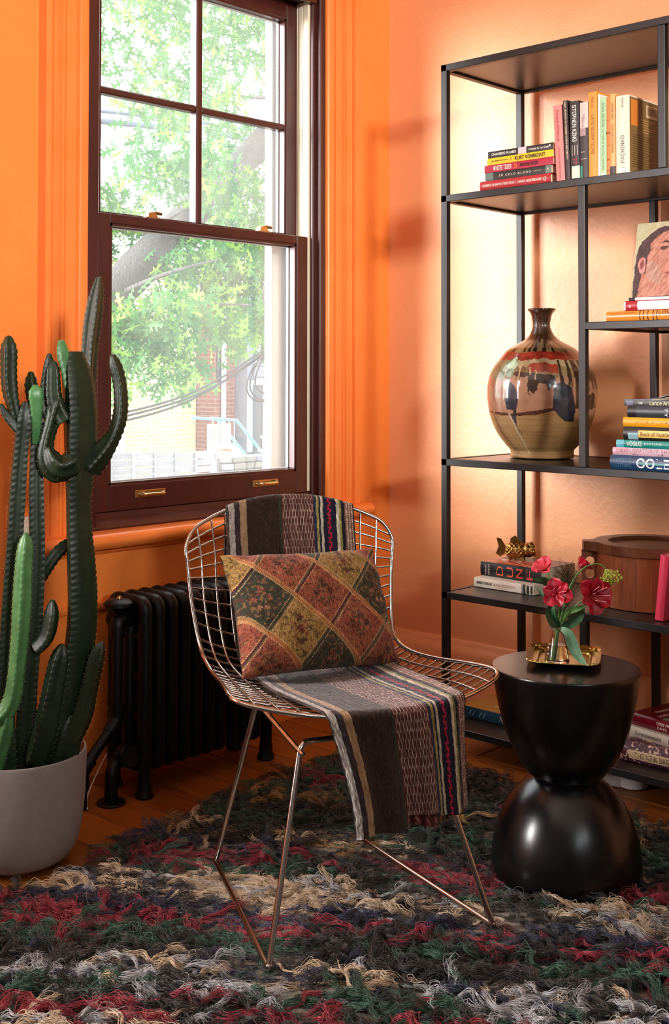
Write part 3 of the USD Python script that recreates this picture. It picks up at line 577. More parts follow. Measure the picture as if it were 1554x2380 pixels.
def back_cover(t, cv, L, Th, D):                                            # the cover that faces the viewer's side: barcode, sticker and lines of print
    P = lambda x0, x1, y0, y1, col, nm='print_line': obj(nm, box(x0, x1, y0, y1, -.0004, .0001), col+':.5', cv, smooth=False)
    P(.004, L-.004, .002, D-.002, '#7C6238', 'back_print'); 
    obj('price_sticker', box(L*.62, L*.955, .008, .045, -.0008, -.0003), '#D9802E:.5', cv, smooth=False)
    obj('barcode_label', box(L*.77, L*.93, .085, .142, -.0008, -.0003), '#E8C8A0:.5', cv, smooth=False)
    for k in range(11): obj('barcode_bar', box(L*.80, L*.915, .090+k*.0045, .0915+k*.0045+(k % 3)*.0006, -.0011, -.0006), '#3A2414:.5', cv, smooth=False)
    for k in range(6): obj('print_line', box(L*(.72-k*.032), L*(.728-k*.032), .055, .135-.02*(k % 3), -.0008, -.0003), '#C89A62:.5', cv, smooth=False)
    for k in range(15): obj('print_line', box(L*(.50-k*.029), L*(.508-k*.029), .016, .118-.025*(k % 4 == 3), -.0008, -.0003), '#4A3218:.5', cv, smooth=False)
book('thick cream paperback with black capitals reading upwards and a brown back cover', .194, .036, .155, upward(XF, -1.1065, ZS), '#E9D8C2', [('PACHINKO', .31, .0100, '#3A3634', dict(width=.068)), ('Min Jin Lee', .665, .0080, '#FAF4EA', dict(width=.054, bold=True)), ('acclaim', .91, .0050, '#6A5A50'), ], [(.0, .075, .1, .8, '#F3EAD8'), (.018, .022, .15, .75, '#2A2A2A'), (.070, .074, .25, .65, '#2A2A2A')], group=G2, top=back_cover)
t = thing('book', 'large cream book with thin orange lines standing beyond the inner post', 'book', mat=upright(XF+.03, -1.212, ZS+.20, .0), group=G2)
obj('cover', box(0, .20, 0, .008, 0, .16, .001), '#E8CFA8:.5', t, smooth=False)
for k in range(3): obj('printed_line', tf(tube(spline([(.085+k*.02, -.0002, .004), (.08+k*.018, -.0002, .03), (.098+k*.02, -.0002, .06)], 12), .0008, 5), np.eye(4)), '#B8702C:.5', t, smooth=True)
obj('printed_line', box(.148, .150, -.0006, .0002, .002, .12), '#6A4420:.5', t, smooth=False)
# the stack beside the round vase
G3 = 'seven books lying stacked beside the round stoneware vase'; Z2 = zk(2)+.0002
zz = 0
def stack(label, L, Th, D, y, cover, words=(), bands=(), z0=Z2, **k):
    global zz
    b = book(label, L, Th, D, lying(XF+k.pop('dx', 0), y, z0+zz, k.pop('deg', 0)), cover, words, bands, **k); zz += Th+.0002; return b
stack('dark blue hardcover with brushed white capitals at the bottom of the seven', .245, .0350, .165, -1.052, '#123A5C', [('COLETTE', .60, .022, '#EDEFEF', dict(bold=True, width=.150)), ('HERBERT', .145, .0085, '#4E7C9E', dict(width=.043, z=.68)), ('LOTTMAN', .145, .0095, '#4E7C9E', dict(width=.043, z=.30))], [(.30, .95, .40, .55, '#5E9A98'), (.45, 1, .2, .28, '#3F78A8')], hard=True, group=G3)
stack('pale pink book with thin grey capitals, second from the bottom of the seven', .235, .0185, .16, -1.058, '#D3AEBB', [('A CELEBRATION OF AMERICAN', .44, .0075, '#8A5E72', dict(width=.165, z=.66)), ('c     J', .40, .0045, '#4A3E48', dict(z=.2, width=.08))], [(.04, .17, .35, .85, '#C08A92')], hard=True, group=G3)
stack('teal green book with condensed white lettering, third from the bottom of the seven', .230, .0185, .15, -1.068, '#0E8078', [('VOGUE', .21, .0105, '#E6EFE6', dict(bold=True, width=.040, z=.55)), ('FITTING', .43, .0055, '#BFE0D8', dict(width=.046, z=.6)), ('B', .69, .012, '#A8485A', dict(bold=True, rot=90))], [(0, .09, 0, 1, '#5FB0BE')], hard=True, group=G3)
stack('black hardcover with a yellow title strip, fourth of the seven', .215, .0330, .15, -1.088, '#1A1A18', [('Book of Numbers', .42, .0090, '#7A4A10', dict(bold=True, width=.088, z=.48)), ('J', .93, .009, '#3A2408')], [(.19, 1, .24, .75, '#E2BC5A'), (.19, 1, .22, .25, '#F0D98A'), (.06, .185, .06, .55, '#8AB4BE')], hard=True, group=G3)
stack('golden yellow hardcover with faint spaced letters, third from the top of the seven', .215, .0225, .145, -1.087, '#E2A012', [('S  T  A  Y     T  R  U  E', .42, .0046, '#8A5A10', dict(width=.110)), ('/', .92, .016, '#F6EDDA', dict(bold=True, rot=-25))], hard=True, group=G3)
stack('slate grey hardcover with white letters turned sideways, second from the top of the seven', .205, .0275, .145, -1.099, '#31363E', [('A. J.', .50, .0075, '#EEF0F2', dict(bold=True, rot=90, width=.019)), ('Finn', .565, .0085, '#EEF0F2', dict(bold=True, rot=90, width=.021))], [(0, .11, 0, 1, '#17181A'), (.70, .72, 0, 1, '#7C9CC8'), (.78, .80, 0, 1, '#7C9CC8'), (.73, .77, .2, .8, '#8A4A4A')], hard=True, group=G3)
def curl(t, cv, L, Th, D):
    xs = np.linspace(0, L, 30); zs = Th+.0003+np.clip((xs-.045)/.10, 0, 1.4)**2*.024
    pl = [(x, z) for x, z in zip(xs, zs)]+[(x, z+.0011) for x, z in zip(xs[::-1], zs[::-1])]
    v, f = prism(pl, 0, D); v = np.stack([v[:, 0], v[:, 2], v[:, 1]], 1); obj('curled_cover', (v, f[:, ::-1]), '#3A4A6A:.3', t, label='front cover curled upwards')
    for k in range(3):
        zk_ = Th+.0002+np.clip((xs-.05-.006*k)/.10, 0, 1.4)**2*(.017-.005*k); pl = [(x, z) for x, z in zip(xs, zk_)]+[(x, z+.0006) for x, z in zip(xs[::-1], zk_[::-1])]
        v, f = prism(pl, 0.002, D-.004); obj('lifted_page', (np.stack([v[:, 0], v[:, 2], v[:, 1]], 1), f[:, ::-1]), 'book_pages', t)
stack('black paperback with yellow lettering and a curling cover, topmost of the seven', .200, .0150, .14, -1.089, '#131416', [('THE', .215, .0050, '#E8E4D8', dict(bold=True)), ('Lance Armstrong', .57, .0092, '#E6E29A', dict(width=.090)), ('PERFORMANCE', .98, .0050, '#E8E4D8', dict(bold=True))], [(.03, .12, .1, .9, '#5A5A78')], group=G3, top=curl)
# below the painting
G4 = 'books lying under the painted portrait'; zz = 0; Z3 = zk(3)+.0002
stack('orange hardcover with dark stripes across its spine under the red and white book', .235, .0240, .155, -1.042, '#D98A2C', [('NANCY BOXER', .20, .0050, '#B0642A', dict(width=.072, z=.78)), ('LOVING', .73, .0080, '#5A3410', dict(bold=True, width=.060, z=.74))], [(0, 1, .46, .54, '#EFE2C8'), (.385, .395, 0, 1, '#4A2414'), (.425, .435, 0, 1, '#4A2414'), (.475, .485, 0, 1, '#4A2414'), (.535, .545, 0, 1, '#4A2414'), (.575, .585, 0, 1, '#4A2414')], z0=Z3, hard=True, group=G4)
stack('white hardcover with a red end and red edges beneath the painted portrait', .225, .0245, .15, -1.091, '#E9E7E6', [('o', .075, .008, '#F0D8D0', dict(bold=True)), ('journal', .80, .0070, '#C9D2DE')], [(.02, .16, 0, 1, '#A8202C'), (0, 1, 0, .06, '#A01C30'), (0, 1, .94, 1, '#A82038')], z0=Z3, hard=True, group=G4)
pc = thing('marker_pen', 'slim white marker pen with a black cap lying before the portrait', 'pen', mat=lying(XF+.006, -1.101, Z3+zz+.0042))
obj('barrel', tf(tube([(.016, 0, 0), (.15, 0, 0)], [.0038, .0038], 12), np.eye(4)), '#ECE8E8:.3', pc, smooth=40)
obj('cap', tf(tube([(0, 0, 0), (.014, 0, 0), (.030, 0, 0)], [.0040, .0041, .0022], 12), np.eye(4)), '#17141A:.35', pc, smooth=40)
# portrait on canvas, leaning back
def portrait(t_):
    Wd, Hd = .205, .205; na, nb = 200, 200
    Sx, Ty = np.meshgrid(np.linspace(0, Wd, na), np.linspace(0, Hd, nb), indexing='ij')
    a = 770+Sx/.000118; b = 1760-Ty*1660/Hd                          # the photograph's sketch grid
    import shapely
    K = np.zeros(a.shape+(3,)); c = lambda h: np.array(C(h))
    n1 = meshkit.fbm(np.stack([a*.012, b*.012, 0*a], -1), 3, 1)[..., None]; n2 = meshkit.noise(np.stack([a*.03+b*.02, b*.012, 0*a], -1), 5)[..., None]
    K[:] = c('#A8A27C')*(1-n1)+c('#C4BE9A')*n1
    def area(pts, h0, h1, w=7):
        ww = (meshkit.noise(np.stack([a*.02, b*.02, 0*a], -1), 8)-.5)*w*2
        m = shapely.contains_xy(sg.Polygon(pts).buffer(0), a+ww, b+ww); col = c(h0)*(1-n2)+c(h1)*n2; K[m] = col[m]
    area([(1400, 200), (1250, 240), (1080, 350), (920, 500), (850, 620), (820, 780), (815, 900), (800, 1030), (815, 1180), (800, 1290), (800, 1420), (830, 1800), (2200, 1800), (2260, 900), (2150, 560), (1960, 340), (1700, 220)], '#2E1C20', '#54383A')
    area([(1465, 300), (1330, 360), (1200, 470), (1110, 560), (1130, 690), (1080, 830), (1080, 950), (1060, 1150), (960, 1210), (950, 1400), (900, 1800), (2120, 1800), (2080, 1180), (2050, 700), (1900, 420), (1680, 290)], '#9A5C48', '#CB9078', 12)
    area([(1100, 960), (1180, 900), (1360, 1020), (1460, 1250), (1420, 1420), (1160, 1330), (1080, 1200)], '#9A7062', '#C79C8A', 12)
    area([(1340, 650), (1440, 610), (1560, 640), (1500, 690), (1400, 700)], '#3E2420', '#5A342C'); area([(1760, 640), (1880, 610), (1960, 650), (1850, 690)], '#3E2420', '#5A342C')
    area([(1330, 560), (1460, 500), (1570, 530), (1560, 560), (1450, 545)], '#2C1918', '#43302C'); area([(1600, 620), (1650, 900), (1720, 960), (1560, 980), (1590, 900)], '#A8664E', '#C98F76')
    area([(1480, 1180), (1640, 1150), (1800, 1190), (1660, 1240)], '#7A3A38', '#8F4A44')
    area([(870, 1000), (885, 880), (960, 820), (1030, 850), (1050, 1000), (1040, 1130), (990, 1190), (930, 1150)], '#B56F68', '#D69C90', 5)
    area([(920, 970), (940, 890), (990, 880), (1010, 960), (980, 1080), (950, 1090)], '#7A3F3E', '#94524C', 5)
    area([(1000, 1720), (1200, 1660), (1900, 1650), (2100, 1800), (1000, 1800)], '#1E161C', '#30262C')
    va, fa = grid(np.stack([Sx, 0*Sx-.0001, Ty], -1)); obj('painted_canvas', (va, fa), 'oil_paint', t_, smooth=True, col=K.reshape(-1, 3))
    obj('stretcher', box(0, Wd, 0.0002, .018, 0, Hd, .001), '#C9BF9C:.8', t_, smooth=False)
vcol('oil_paint', .45, bump=.5, bscale=160, dist=.0015)
pm = lying(-.352, -1.076, Z3+zz+.0004) @ RX(math.radians(-12))
portrait(thing('portrait_painting', 'unframed painted portrait of a dark-haired head leaning on the books', 'painting', mat=pm))
# two books and the brass fish
G5 = None
def civ(t, cv, L, Th, D): pass
book('slim cream paperback with black and pink capitals, under the thick black book', .200, .0255, .140, lying(-.292, -.556, zk(1)+.0002, 1.5), '#E5DCCB', [('AMOR TOWLES', .175, .0068, '#2A2620', dict(bold=True, width=.053)), ('RULES OF CIVILITY', .52, .0066, '#B07A78', dict(width=.072))], [(.80, .83, 0, 1, '#8A8C84'), (.83, .87, 0, 1, '#2C2E2A'), (.885, .93, .05, .95, '#23241F'), (.95, .985, .05, .95, '#23241F')])
def dune_top(t, cv, L, Th, D):
    na, nb = 90, 70; A, B = np.meshgrid(np.linspace(.0005, L-.0005, na), np.linspace(.001, D-.0005, nb), indexing='ij'); c = lambda h: np.array(C(h)); K = np.zeros(A.shape+(3,))
    w = A+.035*np.sin(B*30+.5); K[:] = c('#B8483A'); K[(B > .075+.02*np.sin(A*26)) & (A < .10)] = c('#3A332C'); K[(np.abs(B-.05-.03*np.sin(A*22+1)) < .004)] = c('#E0A088'); K[np.abs(B-.025-.012*np.sin(A*31)) < .003] = c('#E58A58')
    e = np.hypot((A-.055)/.030, (B-.072)/.016); K[np.abs(e-1) < .10] = c('#EDE2D2'); K[(A > .14) & (B > .05)] = c('#6E3E38'); K[B < .006] = c('#15100F')
    obj('cover_print', grid(np.stack([A, B, 0*A+Th+.0003], -1)), 'print', cv, smooth=True, col=K.reshape(-1, 3))
vcol('print', .32)
du = dict(rot=90, bold=False)
book('thick black paperback with orange sideways letters and an orange desert cover', .205, .0385, .165, lying(-.252, -.550, zk(1)+.0262, 2.0), '#0F0D0E', [('D', .33, .022, '#D9623A', dict(rot=90, width=.026)), ('U', .50, .022, '#D4553C', dict(rot=90, width=.027)), ('N', .655, .022, '#D04A3C', dict(rot=90, width=.026)), ('E', .82, .020, '#CC4440', dict(rot=90, width=.027)), ('FRANK', .09, .0052, '#E4DED4', dict(rot=90, width=.026)), ('HERBERT', .145, .0052, '#E4DED4', dict(rot=90, width=.029))], [(.0, 1, k_-.006, k_+.006, '#4A4644') for k_ in (.14, .34, .54, .72, .88)], top=dune_top)
# bottom shelf
def ne(t, cv, L, Th, D):
    obj('lettering', tf(text('New', .030, .0004, False, .075), T(.095, .085, Th+.0002) @ RZ(PI/2)), '#EBD9A8:.5', cv, smooth=False)
book('large tan book with a blue spine lying on the lowest shelf behind the chair seat', .26, .0290, .215, lying(-.306, -.520, zk(0)+.0002, 1.5), '#A5782F', [('New', .60, .0150, '#D5DDDF', dict(width=.044)), ('// //', .22, .012, '#6F97A4', dict(width=.06))], [(0, 1, 0, 1, '#123A50')], top=ne)
zz = 0; G6 = 'three books lying stacked on the lowest shelf beside the black table'
stack('thick book with a floral print, lowest of three beside the black table', .235, .0495, .19, -1.036, 'floral_print', [('THE NEW BASICS', .44, .0135, '#33241C', dict(width=.115, z=.40))], [(.125, 1, .17, .63, '#DCC49A'), (.125, 1, .64, .66, '#3A1630'), (.125, 1, .14, .16, '#3A1630')], z0=zk(0)+.0002, dx=.062, deg=-1, group=G6, hard=True)
stack('grey white hardcover with black lettering and a green leaf, middle of three', .205, .0255, .15, -1.030, '#C9C3B4', [('Commonwealth', .36, .0095, '#2E2A26', dict(width=.080))], [(.66, .78, .1, .8, '#23402F')], z0=zk(0)+.0002, dx=.106, deg=11, group=G6, hard=True)
def prec(t, cv, L, Th, D):
    for s, x, y in (('THESE', .040, .075), ('PRECIOUS', .070, .070), ('DAYS', .102, .075)): obj('lettering', tf(text(s, .0105, .0004, False, len(s)*.0125), T(x, y, Th+.0002) @ RZ(PI/2)), '#D9B8A8:.5', cv, smooth=False)
    obj('printed_leaf', tf(prism(sg.Point(0, 0).buffer(.022), 0, .0004), T(.115, .03, Th+.0002) @ RZ(.6) @ S(1.5, .7, 1)), '#6F8472:.5', cv, smooth=False)
stack('glossy dark red hardcover with pale capitals, topmost of three beside the black table', .205, .0300, .155, -1.040, '#6E0F1C', [('THESE PRECIOUS', .56, .0068, '#E5CFC4', dict(bold=True, width=.070, z=.70)), ('DAYS', .48, .0068, '#E5CFC4', dict(bold=True, width=.028, z=.36))], z0=zk(0)+.0002, dx=.118, deg=11, group=G6, hard=True, rough=.15, top=prec)
book('bright pink book standing at the edge beside the wooden bucket', .16, .022, .11, upright(-.372, -1.166, zk(1)+.162, -.10), '#C8324E', hard=True)
# ---------------------------------------------------------------- stoneware vase
def vase():
    zb = np.array([1962, 1955, 1930, 1900, 1880, 1800, 1700, 1600, 1500, 1400, 1300, 1200, 1100, 1000, 900, 800, 700, 600, 560, 480, 400, 300, 200, 150, 125, 105, 95, 90])
    rr = np.array([340, 392, 402, 398, 396, 458, 533, 593, 633, 663, 680, 690, 690, 678, 648, 593, 513, 425, 360, 215, 142, 108, 122, 140, 160, 178, 176, 168])
    s = .152/691; from scipy.interpolate import PchipInterpolator
    b = np.linspace(90, 1962, 400); r = PchipInterpolator(zb[::-1], rr[::-1])(b)[::-1]*s; b = b[::-1]; z = (1962-b)*s*1.015
    n = 520; an = np.arange(n)*2*PI/n; B, AN = np.meshgrid(b, an, indexing='ij')
    face = math.atan2(-2.5786+.71, -3.0964+.185); phi = (AN-face+PI) % (2*PI)-PI; sn = np.where(np.abs(phi) <= PI/2, np.sin(phi), np.sign(phi)*(2-np.abs(np.sin(phi)))); a = 783+691*sn    # measured round the girth from the glazed front
    rise = .0008*(meshkit.noise(np.stack([a*.02, B*.006, 0*a], -1), 4)-.5)
    import shapely
    c = lambda h: np.array(C(h)); K = np.zeros(a.shape+(3,))
    N = lambda fx, fy, sd: meshkit.fbm(np.stack([a*fx, B*fy, 0*a], -1), 3, sd)[..., None]
    n1, st, n3 = N(.012, .012, 1), N(.022, .0025, 2), N(.004, .05, 3)
    K[:] = c('#8A6A42')*(1-n3)+c('#A98452')*n3
    wv = 60*(N(.006, .0, 7)[..., 0]-.5); dr = 120*(N(.03, 0, 9)[..., 0]-.5)
    up_ = B < 1395+wv*.3-.05*(a-500)*(a < 950); K[up_] = (c('#9A6B52')*(1-n1)+c('#AE8468')*n1)[up_]
    m = B < 930+dr*1.4+wv; K[m] = (c('#5A3A24')*(1-st)+c('#A08A62')*st)[m]
    m = (B < 815+dr*.8) & (B > 700+wv); K[m] = (c('#8A7A58')*(1-n1)+c('#BBA684')*n1)[m]
    m = (B > 790+wv) & (B < 900+wv) & (a > 600) & (a < 1000); K[m] = (c('#7A2A1A')*(1-st)+c('#A84830')*st)[m]
    m = (B > 640+wv*.6) & (B < 735+wv*.6+dr*.2); K[m] = (c('#5E1A14')*(1-n1)+c('#9A3222')*n1)[m]
    m = B < 640+wv*.5; K[m] = (c('#3A2A16')*(1-st)+c('#9A8258')*st)[m]
    m = (B < 640) & (st[..., 0] < .45); K[m] = c('#2A1A0E')
    m = B < 500+dr*.8; K[m] = (c('#1C0F0A')*(1-n1)+c('#4A2C18')*n1)[m]
    m = (a > 1010) & (B > 740) & (B < 1330) & (st[..., 0] < .52); K[m] = (c('#1C130E')*(1-n1)+c('#4A3420')*n1)[m]
    m = (a < 420) & (B > 740) & (B < 960+dr*1.6); K[m] = (c('#4E5238')*(1-n1)+c('#8E9670')*n1)[m]
    def area(pts, h0, h1, w=14):
        ww = (meshkit.noise(np.stack([a*.03, B*.03, 0*a], -1), 6)-.5)*w*2; k = shapely.contains_xy(sg.Polygon(pts).buffer(0), a+ww, B+ww); K[k] = (c(h0)*(1-n1)+c(h1)*n1)[k]
    area([(420, 885), (620, 900), (940, 920), (960, 1000), (900, 1060), (860, 1120), (840, 1040), (760, 1020), (720, 1120), (690, 1160), (640, 1120), (625, 1175), (600, 1050), (620, 950), (420, 930)], '#241712', '#3E2A20')
    area([(95, 1372), (250, 1385), (400, 1395), (700, 1360), (940, 1315), (1000, 1330), (940, 1355), (700, 1405), (400, 1430), (250, 1418), (100, 1395)], '#3A1F15', '#5A3424', 6)
    area([(372, 1035), (400, 1012), (450, 1060), (490, 1140), (495, 1230), (465, 1345), (420, 1355), (340, 1340), (325, 1210), (365, 1200)], '#12131C', '#262A3A', 6)
    area([(430, 1340), (470, 1330), (460, 1420), (435, 1560), (500, 1640), (490, 1640), (425, 1560), (395, 1440)], '#241C20', '#3C3034', 4)
    area([(930, 1040), (1050, 1015), (1150, 1080), (1190, 1300), (1200, 1490), (1080, 1485), (1000, 1420), (915, 1330)], '#100F18', '#2A2838', 6)
    area([(1230, 1180), (1420, 1150), (1440, 1330), (1300, 1370)], '#1C1712', '#40301E', 20)
    for x0, y0, x1, y1, w_ in ((140, 1060, 175, 1390, 9), (225, 890, 225, 1180, 8), (300, 850, 325, 1230, 9), (165, 1080, 180, 1390, 6), (370, 1390, 512, 1900, 12), (620, 830, 630, 925, 9), (490, 810, 492, 1030, 7), (700, 860, 705, 985, 8), (175, 1390, 245, 1680, 4)):
        t_ = (B-y0)/(y1-y0); k = (t_ > 0) & (t_ < 1) & (np.abs(a-(x0+(x1-x0)*t_)-6*np.sin(B*.03)) < w_); K[k] = (c('#9A8464')*.5+c('#C9B694')*.5)
    m = (np.hypot((a-370)/75, (B-770)/70) < 1+.5*(n1[..., 0]-.5)*2); K[m] = (c('#8FA37C')*(1-n1)+c('#BFCFAE')*n1)[m]
    R_ = r[:, None]+rise*(B < 1500)-.0012*np.exp(-((B-1905)/8)**2)
    P = np.stack([R_*np.cos(AN), R_*np.sin(AN), np.repeat(z[:, None], n, 1)], -1)
    k = int(np.argmax(b < 1425)); parts = []
    for sl in (slice(0, k+1), slice(k, None)): parts.append((grid(P[sl].transpose(1, 0, 2), closed_u=True), K[sl].transpose(1, 0, 2).reshape(-1, 3)))
    return parts, r, z
vcol('stoneware', .34, bump=.25, bscale=90, dist=.0015, coat_weight=.85, coat_roughness=.07, specular_ior_level=.4)
vcol('bare_clay', .62, bump=.35, bscale=220, dist=.001)
vs = thing('stoneware_vase', 'large round stoneware vase with a narrow neck and dripping dark glaze', 'vase', loc=(-.186, -.712, zk(2)+.0003))
vparts, vr, vz = vase()
obj('glazed_body', vparts[1][0], 'stoneware', vs, smooth=True, col=vparts[1][1]); obj('bare_clay_base', vparts[0][0], 'bare_clay', vs, smooth=True, col=vparts[0][1])
obj('inner_neck', lathe([(.002, vz[-1]-.14), (.022, vz[-1]-.12), (.022, vz[-1]-.05), (.029, vz[-1]-.012), (vr[-1], vz[-1])], 48, True, False)[0:2], '#2A1A12:.3', vs, smooth=True)
obj('foot_base', lathe([(.0005, 0), (vr[0], .0)], 48, True, False), '#8A6A48:.8', vs, smooth=False)

# ---------------------------------------------------------------- staved wooden bucket with a lid
noisy('teak', '#6A3016', '#8A4A26', 14, rough=.38, bump=.15, bscale=60, stretch=(6, 6, .5), dist=.001)
noisy('teak_pale', '#72361A', '#96562E', 14, rough=.38, bump=.15, bscale=60, stretch=(6, 6, .5), dist=.001)
noisy('teak_top', '#4A2614', '#6A3C22', 16, rough=.30, bump=.1, bscale=60, stretch=(.7, 6, 1), dist=.001)
BR = .141; bk = thing('wooden_bucket', 'round brown wooden bucket with a dished lid and pierced side handles', 'bucket', loc=(-.172, -1.036, zk(1)+.0003), rot=(0, 0, 127))
for k in range(22):
    a0, a1 = 2*PI*k/22+.0012, 2*PI*(k+1)/22-.0012; aa = np.linspace(a0, a1, 5)
    pl = [(BR*math.cos(q), BR*math.sin(q)) for q in aa]+[((BR-.011)*math.cos(q), (BR-.011)*math.sin(q)) for q in aa[::-1]]
    obj('stave', prism(pl, 0, .131), 'teak' if (k*7) % 5 < 3 else 'teak_pale', bk, smooth=35)
obj('bottom_disc', prism(sg.Point(0, 0).buffer(BR-.012), .003, .012), 'teak', bk, smooth=False)
obj('rim_hoop', lathe([(BR-.012, .131), (BR+.0015, .131), (BR+.002, .1345), (BR-.012, .1345)], 64, False, False), 'teak', bk, smooth=30)
ear = sg.Point(0, 0).buffer(BR+.006, 64)
for s in (-1, 1): ear = ear.union(sg.Polygon([(s*.10, -.060), (s*.125, -.048), (s*.150, -.028), (s*.166, -.021), (s*.176, -.018), (s*.176, .018), (s*.166, .021), (s*.150, .028), (s*.125, .048), (s*.10, .060)]))
ear = ear.buffer(.012).buffer(-.012)
lid_ = m3.Manifold.extrude(m3.CrossSection([np.array(sg.polygon.orient(ear.simplify(.0004), 1.0).exterior.coords)[:-1]]), .0245).translate([0, 0, .136])
dish = m3.Manifold.revolve(m3.CrossSection([np.array([(0, 0), (.098, 0), (.108, .004), (.112, .012), (.112, .03), (0, .03)])]), 72).translate([0, 0, .1515])
obj('lid', mf(lid_-dish), 'teak_top', bk, smooth=30)
for s in (-1, 1):
    fin = sg.Polygon([(s*(BR-.002), .040), (s*(BR+.034), .050), (s*(BR+.038), .058), (s*(BR+.038), .136), (s*(BR-.002), .136)])
    for zc in (.107, .075): fin = fin.difference(sg.Point(s*(BR+.0175), zc).buffer(.0122))
    obj('side_handle', tf(prism(fin, -.008, .008), [[1, 0, 0, 0], [0, 0, 1, 0], [0, 1, 0, 0], [0, 0, 0, 1]]), 'teak', bk, smooth=30)

# ---------------------------------------------------------------- brass fish on the black book
def lump(c, r, sub=3, rot=None):
    m = trimesh.creation.icosphere(sub, 1.0); v = np.array(m.vertices)*r
    if rot is not None: v = v @ rot[:3, :3].T
    return v+c, np.array(m.faces)
noisy('aged_brass', '#8A6A34', '#B08A4C', 60, rough=.33, metal=1.0, bump=.3, bscale=140, dist=.001)
fish = thing('brass_fish', 'small brass goldfish figurine with raised scales sitting on the black book', 'figurine', loc=(-.155, -.606, zk(1)+.0652), rot=(0, 0, -62))
v, f = lump([0, 0, 0], [.034, .024, .025], 4)
uu = np.arctan2(v[:, 2]/.025, v[:, 1]/.024); sc = np.cos(uu*9+np.where((np.floor(v[:, 0]/.0058) % 2) == 0, 0, PI))*np.cos((v[:, 0]/.0058 % 1-.5)*PI)
v = v*(1+.07*sc[:, None]); v += [0, 0, .026]; obj('body', (v, f), 'aged_brass', fish, smooth=True)
hd = [lump([.034, 0, .029], [.020, .021, .021]), lump([.042, 0, .042], [.012, .016, .011]), lump([.047, .012, .026], [.009, .008, .010]), lump([.047, -.012, .026], [.009, .008, .010]), lump([.052, 0, .016], [.006, .009, .005])]
obj('head', mf(sum((man(h) for h in hd[1:]), man(hd[0]))), 'aged_brass', fish, smooth=True)
for s in (-1, 1): obj('eye', lump([.046, s*.019, .036], [.0055, .005, .0055], 2), 'aged_brass', fish, smooth=True)
def fin(pts, th=.0035):
    return tf(prism(sg.Polygon(pts).buffer(.001), -th/2, th/2), [[1, 0, 0, 0], [0, 0, 1, 0], [0, 1, 0, 0], [0, 0, 0, 1]])
obj('back_fin', fin([(-.018, .044), (-.016, .060), (-.004, .068), (.004, .060), (.016, .049), (.018, .044)]), 'aged_brass', fish)
obj('tail_fin', fin([(-.028, .030), (-.045, .058), (-.056, .060), (-.050, .036), (-.058, .016), (-.046, .008), (-.030, .020)]), 'aged_brass', fish)
for s in (-1, 1): obj('belly_fin', tf(fin([(.004, .016), (.018, .014), (.022, .0005), (.012, .0003), (.0, .006)]), T(0, s*.015, 0) @ RX(s*.25)), 'aged_brass', fish)
obj('belly_fin', box(-.024, -.010, -.010, .010, 0, .010, .003), 'aged_brass', fish)

# ---------------------------------------------------------------- hourglass side table
noisy('black_plastic', '#060607', '#0A0A0B', 40, rough=.25, spec=.5, bump=.06, bscale=400, dist=.0004)
TBX, TBY, TH = -.895, -1.222, .432
tb = thing('side_table', 'matte black hourglass shaped side table standing on the rug', 'side table', loc=(TBX, TBY, .004))
ZW = .204
obj('base', lathe([(.138, 0), (.146, .001), (.150, .006), (.1525, .018), (.1535, .034), (.151, .060), (.146, .088), (.136, .118), (.122, .148), (.104, .174), (.084, .194), (.068, ZW), (.066, ZW+.004)], 80), 'black_plastic', tb, smooth=40)
obj('upper_bowl', lathe([(.066, ZW+.004), (.070, ZW+.0045), (.080, ZW+.012), (.098, ZW+.036), (.114, ZW+.066), (.128, ZW+.102), (.139, ZW+.146), (.147, ZW+.190), (.151, TH-.010), (.152, TH-.004), (.1505, TH-.0008), (.146, TH)], 80), 'black_plastic', tb, smooth=40)
obj('seam_ring', lathe([(.146, .0005), (.1535, .0005), (.1537, .005), (.150, .007)], 80, False, False), 'black_plastic', tb, smooth=40)

# ---------------------------------------------------------------- little brass tray
plain('tray_brass', '#B5A055', .22, metal=1.0)
def tray():
    n = 240; s = np.linspace(0, 2*PI, n, endpoint=False); ex = 2/7.0
    sx, sy = np.sign(np.cos(s))*np.abs(np.cos(s))**ex, np.sign(np.sin(s))*np.abs(np.sin(s))**ex; A, B = .090, .074
    w = np.abs(np.sin(s*13)); rings = []
    for k, z, sc in ((.0, .0015, 0), (.70, .0015, 0), (.73, .0045, 0), (.76, .0045, 0), (.80, .0040, 0), (.90, .0075, 0), (.955, .0105, .4), (1.0, .0125, 1), (1.006, .0112, 1), (.955, .0090, .4), (.88, .0058, 0), (.79, .0022, 0), (.73, .0025, 0), (.70, 0, 0), (0, 0, 0)):
        e = 1+sc*(.040*w-.02)+.012*sc*np.cos(s*4); rings.append(np.stack([A*k*sx*e, B*k*sy*e, np.full(n, z)+.0016*sc*w], -1))
    return grid(np.stack(rings, 1), closed_u=True)
tr = thing('brass_tray', 'small brass tray with a scalloped rim on the black side table', 'tray', loc=(-.852, -1.192, TH+.0045), rot=(0, 0, 29))
obj('tray_plate', tray(), 'tray_brass', tr, smooth=35)
GX, GY, GZ = -.897, -1.203, TH+.0064
for sx_, sy_ in ((-1, -1), (-1, 1), (1, -1), (1, 1)):                             # cast scrolls in the corners of the rim
    obj('corner_scroll', cat_(*[tf(lump([0, 0, 0], [.0035, .0035, .0022], 2), T(sx_*(.076-.004*abs(q)), sy_*(.062+.004*q-.004*abs(q)), .0112)) for q in (-1, 0, 1)]), 'tray_brass', tr, smooth=True)

